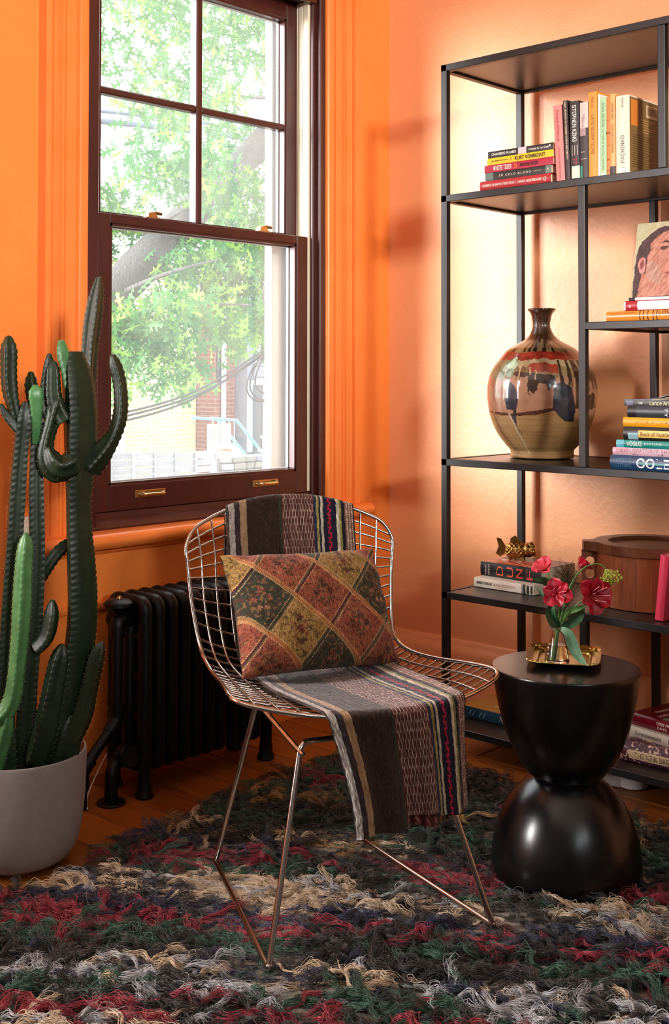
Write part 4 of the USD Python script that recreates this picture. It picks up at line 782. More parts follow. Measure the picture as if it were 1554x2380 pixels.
# ---------------------------------------------------------------- glass flask with water
RECIPES['clear_glass'] = ({'p': ('principled_bsdf', {'base_color': (.98, .99, .98), 'roughness': .01, 'transmission_weight': 1.0, 'ior': 1.45})}, [], 'p.BSDF')
RECIPES['water'] = ({'p': ('principled_bsdf', {'base_color': (.97, .97, .93), 'roughness': .0, 'transmission_weight': 1.0, 'ior': 1.33})}, [], 'p.BSDF')
fl = thing('glass_flask', 'small conical clear glass flask holding the flowers on the brass tray', 'vase', loc=(GX, GY, GZ))
op = [(.0005, 0), (.020, 0), (.0245, .002), (.0258, .006), (.025, .012), (.0165, .052), (.0142, .062), (.0142, .070), (.0165, .0735), (.0175, .0755), (.0165, .0775)]
ip = [(.0150, .0765), (.0128, .070), (.0128, .062), (.0151, .052), (.0236, .012), (.0240, .007), (.0225, .0035), (.018, .0022), (.0005, .0022)]
obj('flask_glass', lathe(op+ip, 48, False, False), 'clear_glass', fl, smooth=50)
obj('water', lathe([(.0005, .0026), (.018, .0026), (.0221, .004), (.0235, .0075), (.0231, .0125), (.0178, .040), (.0005, .040)], 48), 'water', fl, smooth=40)

# ---------------------------------------------------------------- the posy: right, up (from the flask's foot), towards the viewer
FM = np.eye(4); FM[:3, 0], FM[:3, 1], FM[:3, 2], FM[:3, 3] = AX_ if False else [.695, -.719, 0], [.719, .695, 0], [0, 0, 1], [GX, GY, GZ]
noisy('petal_red', '#7E0418', '#B80E2A', 40, rough=.45, extra={'subsurface_weight': .1, 'subsurface_scale': .004})
noisy('petal_coral', '#C2283A', '#DE4A58', 40, rough=.45, extra={'subsurface_weight': .1, 'subsurface_scale': .004})
noisy('leaf_green', '#1E4024', '#35603A', 60, rough=.42); noisy('leaf_sage', '#4E7656', '#6C9472', 60, rough=.5); plain('stem_green', '#55803E', .45); plain('dill_green', '#8F9A2E', .5); plain('fennel_brown', '#3E3A1E', .6); plain('stamen_pink', '#E39A98', .5)
def petal(L, Wd, cup, curl, th=.0008):
    a = np.linspace(0, 1, 12); b = np.linspace(-1, 1, 7); A, B = np.meshgrid(a, b, indexing='ij'); w = Wd*(np.sin(PI*np.clip(A*.985, 0, 1)**1.15)**.62*.97+.05)
    x = B*w/2; y = L*A*np.cos(curl*A*.6); z = L*(.42*np.sin(curl*.2+A*1.4)*(1-A*.55))*cup-B**2*w*-.25+.002*np.sin(B*5+A*6)
    P = np.stack([x, y, z], -1); Q = P-[0, 0, th]; v1, f1 = grid(P); v2, f2 = grid(Q); return cat_((v1, f1[:, ::-1]), (v2, f2))
def look_at(c, d, spin=0):
    d = np.asarray(d, float)/np.linalg.norm(d); x = np.cross([0, 0, 1.0], d); x = x/np.linalg.norm(x) if np.linalg.norm(x) > 1e-6 else np.array([1.0, 0, 0]); y = np.cross(d, x); A = np.eye(4); A[:3, 0], A[:3, 1], A[:3, 2], A[:3, 3] = x, y, d, c; return A @ RZ(spin)
def flower(label, c, d, size, look, stem_pts, open_=1.0, spin=0, leaves=()):
    t = thing('lily_flower', label, 'flower', mat=FM, group=None); M = look_at(c, d, spin)
    obj('stem', tube(spline(list(stem_pts)+[np.array(c)-np.array(d)/np.linalg.norm(d)*.004], 26), np.linspace(.0021, .0014, 26), 8), 'stem_green', t, smooth=True)
    for k in range(6):
        inner = k % 2; pm_ = M @ RZ(k*PI/3) @ RX((.95-.75*open_) + (.16 if inner else 0)) @ T(0, .001, .001*inner)
        obj('petal', tf(petal(size*(1 if not inner else .98), size*(.72 if not inner else .50), .9, 1.0), pm_), look, t, smooth=True)
    st_ = [tube(spline([M[:3, 3], (M @ [0.2*size*math.cos(q), .2*size*math.sin(q), .4*size, 1])[:3], (M @ [.34*size*math.cos(q)+.12*size, .34*size*math.sin(q)-.08*size, .72*size, 1])[:3]], 8), [.0006]*8, 5) for q in np.arange(6)*PI/3]
    obj('stamens', cat_(*st_), 'stamen_pink', t, smooth=True)
    for lv in leaves: leaf(t, *lv)
    return t
def leaf(t, pts, w, look, fold=.3, tw=0):
    q = spline(pts, 22); tt_, A, B = frames(q); s = np.linspace(0, 1, 22); ww = w*np.sin(PI*np.clip(s*.94+.06, 0, 1))**.75/2; b = np.linspace(-1, 1, 7); rows = []
    for i in range(22):
        e = np.cross(tt_[i], [0, -1.0, .15]); e /= np.linalg.norm(e)+1e-9; nn = np.cross(e, tt_[i]); c_, s_ = math.cos(tw), math.sin(tw); e2 = e*c_+nn*s_; n2 = nn*c_-e*s_
        rows.append([q[i]+e2*x*ww[i]+n2*abs(x)*ww[i]*fold for x in b])
    P = np.array(rows); v1, f1 = grid(P); v2, f2 = grid(P+[0, .0006, 0]); obj('leaf', cat_((v1, f1), (v2, f2[:, ::-1])), look, t, smooth=True)
neck = (.002, .0, .070)
flower('open red lily facing left of centre above the flask', (-.005, -.032, .150), (-.25, -.85, .28), .041, 'petal_red', [(-.010, .004, .006), (.000, .0, .066), (.002, -.012, .105)], 1.0, .3,
       [([(-.002, -.004, .088), (-.016, -.010, .120), (-.036, -.010, .150), (-.048, -.008, .166)], .009, 'leaf_sage', .3), ([(.002, -.006, .076), (-.012, -.016, .094), (-.018, -.020, .116), (-.012, -.020, .128)], .024, 'leaf_green', .5)])
flower('large open dark red lily on the right of the posy', (.066, -.022, .147), (.25, -.85, .12), .051, 'petal_red', [(-.006, .002, .006), (.004, .002, .066), (.030, -.004, .112)], 1.0, .9,
       [([(.006, -.002, .072), (.024, -.008, .084), (.044, -.008, .100), (.056, -.004, .120)], .022, 'leaf_green', .4), ([(.008, 0, .086), (.026, -.010, .112), (.044, -.014, .118), (.060, -.012, .126)], .013, 'stem_green', .3)])
flower('half open coral red lily at the upper left of the posy', (-.018, .006, .188), (-.45, -.35, .62), .040, 'petal_coral', [(-.008, 0, .006), (-.001, .002, .066), (-.006, .008, .130)], .60, .1,
       [([(-.004, .006, .150), (-.020, .002, .168), (-.040, -.004, .176), (-.052, -.008, .178)], .016, 'leaf_green', .3)])
flower('small red lily half hidden behind the right hand bloom', (.052, .034, .190), (.55, .1, .55), .034, 'petal_red', [(-.004, .004, .006), (.004, .006, .066), (.030, .022, .130)], .45, .5)
dl = thing('dill_stem', 'arching green dill stem with a drooping yellow seed head', 'flower', mat=FM)
arch = spline([(-.004, .0, .006), (.004, .002, .066), (.014, -.002, .120), (.026, -.004, .158), (.046, -.006, .192), (.074, -.006, .208), (.094, -.006, .206), (.101, -.006, .198)], 40)
obj('stem', tube(arch, np.linspace(.0018, .0012, 40), 8), 'stem_green', dl, smooth=True)
g_ = np.random.default_rng(5); rays = []; buds = []
for k in range(17):
    d = np.array([.30+.5*g_.standard_normal(), .55*g_.standard_normal(), -.85+.42*g_.standard_normal()]); d /= np.linalg.norm(d); L_ = g_.uniform(.020, .033); e = arch[-1]+d*L_+[.004, 0, 0]
    rays.append(tube(spline([arch[-1], arch[-1]+d*L_*.5+[.002, 0, .002], e], 6), [.0006]*6, 5))
    for j in range(7):
        o = d*.55+.8*g_.standard_normal(3); o /= np.linalg.norm(o); b = e+o*.0055; rays.append(tube([e, b], [.0004, .0004], 4, caps=False)); buds.append(lump(b, [.0016]*3, 1))
obj('seed_rays', cat_(*rays), 'dill_green', dl, smooth=True); obj('seeds', cat_(*buds), 'dill_green', dl, smooth=True)
fn = thing('fennel_sprig', 'feathery dark fennel sprig behind the red lilies', 'flower', mat=FM)
fs = spline([(-.002, .004, .006), (.003, .006, .066), (.012, .014, .120), (.026, .020, .178)], 20); obj('stem', tube(fs, [.0012]*20, 6), 'stem_green', fn, smooth=True)
hr = []
for k in range(420):
    i = g_.integers(10, 20); b = fs[i]; d = g_.standard_normal(3)*[1, .7, .9]+[.0, 0, .35]; d /= np.linalg.norm(d); L_ = g_.uniform(.016, .040); m_ = b+d*L_*.5+g_.standard_normal(3)*.003; hr.append(tube(spline([b, m_, b+d*L_+g_.standard_normal(3)*.003], 5), [.00032]*5, 3, caps=False))
obj('fronds', cat_(*hr), 'fennel_brown', fn, smooth=True, kind='stuff')
lv_ = thing('drooping_leaf', 'long sage green leaf hanging from the flask mouth over the tray', 'leaf', mat=FM)
leaf(lv_, [(.004, -.014, .076), (.014, -.022, .072), (.026, -.027, .046), (.040, -.036, .018), (.052, -.046, .006)], .0235, 'leaf_sage', .25)
obj('stalk', tube(spline([(.0, .0, .040), (.002, -.004, .070), (.004, -.0135, .0775)], 10), .0010, 6), 'stem_green', lv_, smooth=True)

# ---------------------------------------------------------------- small white things below the shelving
rc = thing('round_container', 'low white round container on the floor under the shelving', 'container', loc=(-.290, -1.045, 0.0005))
obj('body', lathe([(.030, 0), (.0365, .002), (.038, .006), (.038, .040)], 40), '#C9C6C4:.45', rc, smooth=40); obj('lid', lathe([(.0385, .040), (.039, .042), (.039, .050), (.036, .052), (.0005, .0525)], 40, False, False), '#D2CFCC:.45', rc, smooth=40)
ex_ = thing('power_strip', 'white plastic power strip on the floor under the shelving', 'power strip', loc=(-.318, -.985, .0005), rot=(0, 0, 20))
obj('housing', mf(man(box(-.022, .022, -.075, .035, 0, .030, .003))-man(box(-.016, .016, -.069, .029, .018, .05))), '#B9B7B5:.5', ex_, smooth=False); obj('socket_face', box(-.0158, .0158, -.0688, .0288, .0175, .0185), '#1A1A1C:.5', ex_, smooth=False)
wp = thing('wall_switch', 'pale switch box on the wall beside the window casing behind the cactus', 'switch', loc=(-1.416, 0, .650))
obj('back_box', box(-.034, .034, -.026, -.0002, -.039, .039, .003), '#E2D6CA:.45', wp); obj('rocker', box(-.012, .012, -.030, -.0255, -.022, .022, .002), '#E9DED2:.4', wp)
# ---------------------------------------------------------------- potted euphorbia; axes: across, towards the room, up
PC = np.array([-1.640, -.325, 0]); AX = np.array([.695, -.719, 0]); AF = np.array([-.719, -.695, 0])
PM = np.eye(4); PM[:3, 0], PM[:3, 1], PM[:3, 2], PM[:3, 3] = AX, -AF, [0, 0, 1], PC
noisy('pot_glaze', '#8E8884', '#989290', 60, rough=.6, bump=.1, bscale=300, dist=.0006)
noisy('potting_soil', '#120D0A', '#2A2019', 90, rough=.95, bump=1, bscale=160, dist=.006)
noisy('cactus_skin', '#0E1C12', '#193018', 26, rough=.42, bump=.2, bscale=70, dist=.002, extra={'subsurface_weight': .04, 'subsurface_scale': .01})
noisy('cactus_young', '#3A6E40', '#548C54', 30, rough=.38, bump=.15, bscale=70, dist=.002, extra={'subsurface_weight': .06, 'subsurface_scale': .01})  # lit copy of the cactus skin, light painted in as brighter green
plain('cactus_spine', '#B9A88A', .6)
cact = thing('potted_cactus', 'tall branching green cactus with scalloped ribs in a round white pot by the window', 'potted plant', mat=PM)
pot = [(.0, .004), (.075, .0035), (.100, .006), (.119, .018), (.133, .042), (.142, .080), (.1475, .130), (.150, .190), (.1505, .232), (.149, .237), (.146, .2375), (.1435, .235), (.142, .19), (.139, .12)]
obj('pot', lathe(pot, 72, cap0=False, cap1=True), 'pot_glaze', cact, smooth=50)
sv, sf = lathe([(.0, .2), (.0001, .208), (.05, .211), (.10, .207), (.140, .200)][1:], 48, cap0=True, cap1=False)
sv[:, 2] += .012*(meshkit.noise(sv*30, 2)-.5); obj('soil', (sv, sf[:, ::-1]), 'potting_soil', cact, smooth=True)
STEMS = [
('trunk',[(0.0831,0.0045,0.1827,0.0369),(0.0987,0.0169,0.278,0.0395),(0.1215,0.0196,0.3883,0.0349),(0.1396,0.0232,0.5355,0.0322),(0.1366,0.026,0.6458,0.0303),(0.1326,0.0294,0.7837,0.0276),(0.1352,0.0314,0.8665,0.034),(0.1351,0.0333,0.94,0.0359),(0.1304,0.0351,1.0135,0.034),(0.1247,0.0363,1.0641,0.0267),(0.1238,0.037,1.0889,0.0184)]),
('tallarm',[(0.1326,-0.0275,0.9094,0.0141),(0.1401,-0.0361,0.9656,0.0142),(0.1439,-0.044,1.0506,0.0152),(0.1513,-0.0417,1.1454,0.0171),(0.1606,-0.04,1.2118,0.0142),(0.1662,-0.039,1.2545,0.0057)]),
('rightarm',[(0.1556,0.0209,0.8427,0.0268),(0.1805,0.0215,0.8696,0.0222),(0.2044,0.0223,0.901,0.0157),(0.221,0.0232,0.9398,0.0138),(0.2255,0.0244,0.9859,0.0129),(0.2198,0.0256,1.0367,0.0125),(0.2106,0.0264,1.069,0.0102),(0.2068,0.0268,1.0819,0.0055)]),
('lobe1',[(0.1195,0.0551,1.0137,0.0119),(0.1102,0.0562,1.0593,0.0128),(0.1038,0.057,1.0912,0.0123),(0.1019,0.0575,1.1122,0.0064)]),
('lobe2',[(0.1146,0.0709,0.842,0.0208),(0.0947,0.0707,0.8365,0.0199),(0.0783,0.0712,0.8555,0.0181),(0.0764,0.0722,0.8962,0.0136),(0.0908,0.0735,0.9505,0.0145),(0.1016,0.0744,0.9868,0.0118),(0.1052,0.0746,0.994,0.0063)]),
('lobe3',[(0.1134,0.0683,0.9413,0.0181),(0.0952,0.0692,0.9776,0.0181),(0.0896,0.0706,1.032,0.0154),(0.0896,0.0712,1.0592,0.0109),(0.0896,0.0715,1.0682,0.0054)]),
('lobe4',[(0.0785,0.0534,0.9452,0.0119),(0.0684,0.0544,0.9863,0.0128),(0.0711,0.0554,1.0273,0.0119),(0.0756,0.0563,1.0638,0.01),(0.0773,0.0568,1.083,0.0055)]),
('left1',[(-0.0019,0.0552,0.2082,0.0208),(-0.0076,0.0585,0.3439,0.0208),(-0.0025,0.0628,0.5159,0.0199),(0.0098,0.0673,0.6969,0.019),(0.0168,0.0702,0.8146,0.0181),(0.0257,0.0729,0.9232,0.0172),(0.0292,0.0738,0.9595,0.0154),(0.031,0.0743,0.9821,0.0063)]),
('left1b',[(0.0184,0.0729,0.9232,0.0109),(0.0093,0.0738,0.9594,0.0118),(-0.0017,0.0751,1.0137,0.0154),(-0.0036,0.0765,1.068,0.0163),(-0.0037,0.0774,1.1042,0.0136),(-0.0037,0.0778,1.1205,0.0054)]),
('left1c',[(0.019,0.0829,0.9237,0.009),(0.0009,0.0834,0.9462,0.0099),(-0.0118,0.0839,0.9642,0.0072),(-0.0172,0.0842,0.9777,0.0036)]),
('left2',[(0.0276,0.0247,0.1892,0.0229),(0.0291,0.0281,0.3266,0.0229),(0.0434,0.0326,0.5098,0.0211),(0.0505,0.0365,0.6655,0.0192),(0.0483,0.0401,0.812,0.0174),(0.0481,0.0428,0.9219,0.0174),(0.0444,0.044,0.9677,0.0156),(0.0425,0.0444,0.986,0.0082)]),
('left2b',[(0.0444,0.0437,0.9585,0.0092),(0.0388,0.0446,0.9951,0.011),(0.0369,0.0454,1.0272,0.011),(0.0369,0.0459,1.0455,0.0046)]),
('left2c',[(0.0496,0.0572,0.8953,0.0073),(0.0535,0.0682,0.9367,0.01),(0.0545,0.0743,0.9821,0.0136),(0.0527,0.075,1.0093,0.0127),(0.0508,0.0752,1.0174,0.0054)]),
('bright',[(-0.0116,0.1283,0.3323,0.0176),(0.0112,0.1288,0.3544,0.0167),(0.0287,0.1303,0.416,0.015),(0.0373,0.1325,0.504,0.0158),(0.0424,0.1347,0.5921,0.0167),(0.0458,0.1364,0.6625,0.015),(0.0492,0.1374,0.7021,0.0106),(0.0492,0.1377,0.7153,0.0044)]),
('diag',[(0.0539,0.025,0.6043,0.0138),(0.075,0.0258,0.6365,0.0129),(0.0941,0.0164,0.6626,0.0129),(0.1144,0.0168,0.6793,0.012)]),
('lowarm',[(0.0556,0.0614,0.4617,0.0154),(0.0736,0.0619,0.4798,0.0163),(0.0862,0.0628,0.5161,0.0163),(0.0898,0.0636,0.5478,0.0127),(0.0898,0.064,0.565,0.0054)]),
('jarm',[(0.1255,0.0366,0.2657,0.021),(0.1482,0.0377,0.3114,0.0201),(0.1645,0.0393,0.3753,0.0173),(0.1772,0.0406,0.43,0.0164),(0.1863,0.0414,0.462,0.011),(0.1917,0.0417,0.4738,0.0037)]),
('karm',[(0.0524,0.0556,0.2264,0.0244),(0.0749,0.0574,0.2988,0.0244),(0.0902,0.0592,0.3713,0.0217),(0.1027,0.0608,0.4346,0.019),(0.1081,0.0614,0.46,0.0136),(0.1099,0.0617,0.4727,0.0054)]),
('basea',[(0.0642,0.0247,0.1893,0.0275),(0.0753,0.0366,0.2656,0.0274),(0.0825,0.0379,0.3204,0.0228),(0.0843,0.0386,0.3459,0.0082)]),
('baseb',[(0.1009,0.0247,0.1894,0.0321),(0.1154,0.0263,0.2535,0.0302),(0.1263,0.0276,0.3085,0.0202),(0.1317,0.0282,0.3314,0.0064)]),
('knot',[(0.1345,0.0812,0.8563,0.0225),(0.1095,0.091,0.848,0.0207),(0.0897,0.0916,0.8704,0.0153),(0.0842,0.092,0.8884,0.0063)]),
('farleft',[(-0.0549,0.0251,0.2074,0.0202),(-0.0406,0.0292,0.3722,0.0183),(-0.028,0.0319,0.4822,0.0156),(-0.0225,0.0329,0.5188,0.0073)]),
('lowleft',[(-0.0202,0.1255,0.2223,0.0176),(-0.001,0.1271,0.2839,0.0158),(0.0095,0.1282,0.328,0.0132),(0.013,0.1287,0.35,0.0053)]),
]
def stem(pts, ribs, twist, seed):
    """Ribbed column: deep valleys, scalloped rib edges with paired thorns."""
    g = np.random.default_rng(seed); p = np.array(pts)[:, [0, 1, 2, 3]]*[1, -1, 1, 1]
    n = max(24, int(np.linalg.norm(np.diff(p[:, :3], axis=0), axis=1).sum()/.0042)); q = spline(p, n); q[:, 3] = np.maximum(q[:, 3]*1.16, .002)
    q = np.vstack([q, q[-1]+(q[-1]-q[-2])*.6*np.array([1, 1, 1, 0])]); q[-1, 3] = .0008
    t, A, B = frames(q[:, :3]); L = np.r_[0, np.cumsum(np.linalg.norm(np.diff(q[:, :3], axis=0), axis=1))]; m = ribs*6; V = []; spn = []
    step = .0135; ph = np.abs(((L/step) % 1)-.5)*2                              # scallops along the rib
    for k in range(m):
        a = 2*PI*k/m+twist; e = (k % 6)/6; d = abs(e-0) if e <= .5 else 1-e      # 0 on a rib, .5 in a valley
        f = {0: 1.0, 1: .86, 2: .72, 3: .66}[int(round(d*6))]; f = np.full(len(q), f)
        if d == 0: f = f+np.minimum(.19, .0030/q[:, 3])*((1-ph)**.8-.5)
        elif abs(d-1/6) < .01: f = f+np.minimum(.05, .001/q[:, 3])*((1-ph)-.5)
        an = a+.25*L
        V.append(q[:, :3]+(q[:, 3]*f)[:, None]*(np.cos(an)[:, None]*A+np.sin(an)[:, None]*B))
        if d == 0:
            for s_ in np.arange(step*.5, L[-1]-.004, step):
                i = int(np.argmin(abs(L-np.round(s_/step-.5)*step))); o = np.cos(an[i])*A[i]+np.sin(an[i])*B[i]; b = q[i, :3]+o*q[i, 3]*1.03
                w = np.cross(t[i], o)
                for sg_ in (-1, 1): spn.append(tube([b, b+o*.0017+w*sg_*.0010+t[i]*.0005], [.0005, .0002], 3, caps=False))
    V = np.stack(V, 0); v, f = grid(V, closed_u=True); v = np.vstack([v, q[-1:, :3]]); last = np.arange(m)*len(q)+len(q)-1
    f = np.vstack([f, np.stack([last, np.roll(last, -1), np.full(m, len(v)-1)], 1)])
    return (v, f), cat_(*spn)
for i_, (nm, pts) in enumerate(STEMS):
    big = pts[0][3] > .03; m_, sp_ = stem(pts, 4 if i_ % 3 else 3, .4+i_*.7, i_)
    b_ = obj('stem', m_, 'cactus_young' if nm in ('bright', 'lowleft', 'lobe1', 'left2c') else 'cactus_skin', cact, smooth=40, label='stem with daylight painted in as brighter green' if nm == 'bright' else None)
    obj('thorns', sp_, 'cactus_spine', b_, smooth=False, kind='stuff')
# ---------------------------------------------------------------- cast iron radiator and its pipes
noisy('cast_iron', '#040405', '#080808', 40, rough=.45, spec=.28, bump=.3, bscale=120, dist=.0015)
rad = thing('radiator', 'black cast iron column radiator under the window', 'radiator')
RX0, RP, RNS, RZT = -1.205, .0418, 11, .488
def section():
    b = []
    for y in (-.222, -.160, -.098): b.append(tube([(0, y, .095), (0, y, RZT-.05)], .0175, 12))
    b += [tube(fillet([(0, -.222, RZT-.06), (0, -.222, RZT-.014), (0, -.098, RZT-.014), (0, -.098, RZT-.06)], .045, 8), .0178, 12), tube(fillet([(0, -.222, .105), (0, -.222, .075), (0, -.098, .075), (0, -.098, .105)], .03, 6), .0178, 12)]
    b += [tube([(-.021, -.160, RZT-.055), (.021, -.160, RZT-.055)], .026, 14), tube([(-.021, -.160, .095), (.021, -.160, .095)], .026, 14)]
    for z in (.19, .29, .39): b.append(box(-.006, .006, -.222, -.098, z-.010, z+.010, .003))
    return cat_(*b)
sec = section()
for k in range(RNS): obj('section', tf(sec, T(RX0+k*RP, 0, 0)), 'cast_iron', rad, smooth=40)
for k in (0, RNS-1):
    for y in (-.222, -.098):
        obj('foot', cat_(lathe([(.021, 0), (.024, .004), (.019, .020), (.0165, .05), (.0172, .10)], 16)[0:2]) if False else tf(lathe([(.021, .0005), (.0245, .004), (.019, .020), (.0165, .05), (.0172, .10)], 16), T(RX0+k*RP, y, 0)), 'cast_iron', rad, smooth=40)
obj('top_cap', cat_(tf(lathe([(.030, 0), (.036, .004), (.036, .012), (.028, .019), (.0005, .021)], 28), T(RX0-.052, -.180, RZT-.022)), tube([(RX0-.06, -.165, RZT-.052), (RX0-.01, -.160, RZT-.055)], .021, 14)), 'cast_iron', rad, smooth=40)
obj('air_valve', cat_(tf(lathe([(.006, 0), (.0065, .004), (.004, .008)], 12), T(RX0-.050, -.182, RZT-.0015))), 'brass', rad, smooth=40, label='small brass plug on the top cap')
pp = thing('steam_pipe', 'black iron riser pipe with an angled run beside the radiator', 'pipe')
RY_ = -.178
seg = [(-1.257, RY_, RZT-.060), (-1.257, RY_, .21), (-1.268, RY_, .180), (-1.345, RY_, .103), (-1.358, RY_, .075), (-1.358, RY_, .0)]
obj('riser', tube([(-1.257, RY_, .445), (-1.257, RY_, .205)], .0135, 18), 'cast_iron', pp, smooth=40)
obj('elbow', tube(fillet([(-1.225, RY_+.006, RZT-.054), (-1.257, RY_, RZT-.054), (-1.257, RY_, .395)], .022, 8), .0185, 16), 'cast_iron', pp, smooth=40)
obj('elbow', tube(fillet([(-1.257, RY_, .222), (-1.257, RY_, .195), (-1.280, RY_, .166)], .03, 8), .0185, 16), 'cast_iron', pp, smooth=40)
obj('collar', tf(lathe([(.0185, 0), (.021, .001), (.021, .011), (.0185, .012)], 18), T(-1.257, RY_, .214)), 'cast_iron', pp, smooth=30)
obj('angled_run', tube([(-1.272, RY_, .176), (-1.350, RY_, .098)], .0135, 16), 'cast_iron', pp, smooth=40)
obj('elbow', tube(fillet([(-1.336, RY_, .113), (-1.362, RY_, .086), (-1.362, RY_, .045)], .03, 8), .0185, 16), 'cast_iron', pp, smooth=40)
obj('lower_run', tube([(-1.362, RY_, .055), (-1.362, RY_, .0)], .0140, 16), 'cast_iron', pp, smooth=40)
vl = thing('radiator_valve', 'black iron valve and elbow at the foot of the radiator', 'valve')
obj('elbow', tube(fillet([(-1.290, -.200, .002), (-1.290, -.200, .088), (-1.235, -.180, .094)], .03, 8), .0165, 16), 'cast_iron', vl, smooth=40)
obj('floor_flange', tf(lathe([(.034, .0003), (.036, .003), (.034, .006), (.017, .008)], 28), T(-1.290, -.200, 0)), 'cast_iron', vl, smooth=40)
obj('valve_body', cat_(tube([(-1.240, -.182, .094), (-1.200, -.166, .095)], [.021, .019], 14), lump([-1.238, -.183, .100], [.024, .022, .026], 3)), 'cast_iron', vl, smooth=40)
obj('hand_wheel', tf(lathe([(.0005, 0), (.010, 0), (.026, -.002), (.029, .003), (.026, .008), (.010, .007), (.0005, .007)], 20), T(-1.246, -.212, .108) @ RX(1.35)), 'cast_iron', vl, smooth=40)
cb = thing('white_cable', 'thin white cable looping along the wall beside the radiator', 'cable')
obj('wire', tube(spline([(-1.36, -.20, .004), (-1.300, -.120, .006), (-1.258, -.085, .020), (-1.205, -.060, .060), (-1.158, -.050, .088), (-1.118, -.050, .092), (-1.07, -.05, .075), (-1.00, -.055, .03), (-.93, -.07, .006)], 60), .0020, 8), '#D9CFC2:.5', cb, smooth=True)
# ---------------------------------------------------------------- shaggy yarn rug
RXA, RXB, RYA, RYB = -2.75, -.585, -2.75, -.43
noisy('rug_weave', '#6A6058', '#948A7E', 300, rough=.95, bump=1, bscale=500, dist=.002)
rug = thing('shag_rug', 'shaggy rug of loose red, green, navy and cream yarn stripes on the wooden floor', 'rug')
yb = lambda x: -.500+(x+1.75)*.062
obj('woven_base', prism([(RXA, RYA), (RXB, RYA), (RXB, yb(RXB)), (RXA, yb(RXA))], .0004, .0040), 'rug_weave', rug, smooth=False)
YARN = {'red': ('#6E0A1E', '#A0142E'), 'green': ('#123A2A', '#23573E'), 'navy': ('#12142C', '#222850'), 'cream': ('#B49878', '#DCC8AA'), 'grey': ('#8C8F96', '#C8C8C8'), 'black': ('#0A0808', '#181413'), 'brown': ('#1E1712', '#362A20'), 'gold': ('#7A5A2C', '#A9844A')}
for k_, (a_, b_) in YARN.items():
    RECIPES['yarn_'+k_] = ({'g': ('geometry', {}), 'n': ('noise_texture', {'scale': 45}), 'r': ('rgb_ramp', {'ramp': [(.3, C(a_)), (.7, C(b_))]}), 'p': ('principled_bsdf', {'roughness': .45, 'specular_ior_level': .4, 'sheen_weight': .3})},
                           [('g.position', 'n.vector'), ('n.fac', 'r.fac'), ('r.color', 'p.base_color')], 'p.BSDF')
STRIPES = [(-2.30, 'black navy green'), (-2.20, 'red red black'), (-2.13, 'green black'), (-2.065, 'cream grey black'), (-2.00, 'red red black'), (-1.93, 'green green black grey'), (-1.865, 'grey grey cream brown navy'), (-1.79, 'black brown black black'), (-1.725, 'green green black'), (-1.66, 'red red red black'), (-1.60, 'navy navy black'),
           (-1.485, 'cream cream grey cream brown'), (-1.42, 'green black green brown'), (-1.35, 'red red black'), (-1.30, 'navy black black'), (-1.235, 'gold cream brown black'), (-1.15, 'green black green'), (-1.09, 'black brown black'), (-1.03, 'gold brown black'), (-.95, 'green black'), (-.88, 'red black brown'), (-.78, 'green brown black'), (-.68, 'black gold brown'), (9, 'green black red')]
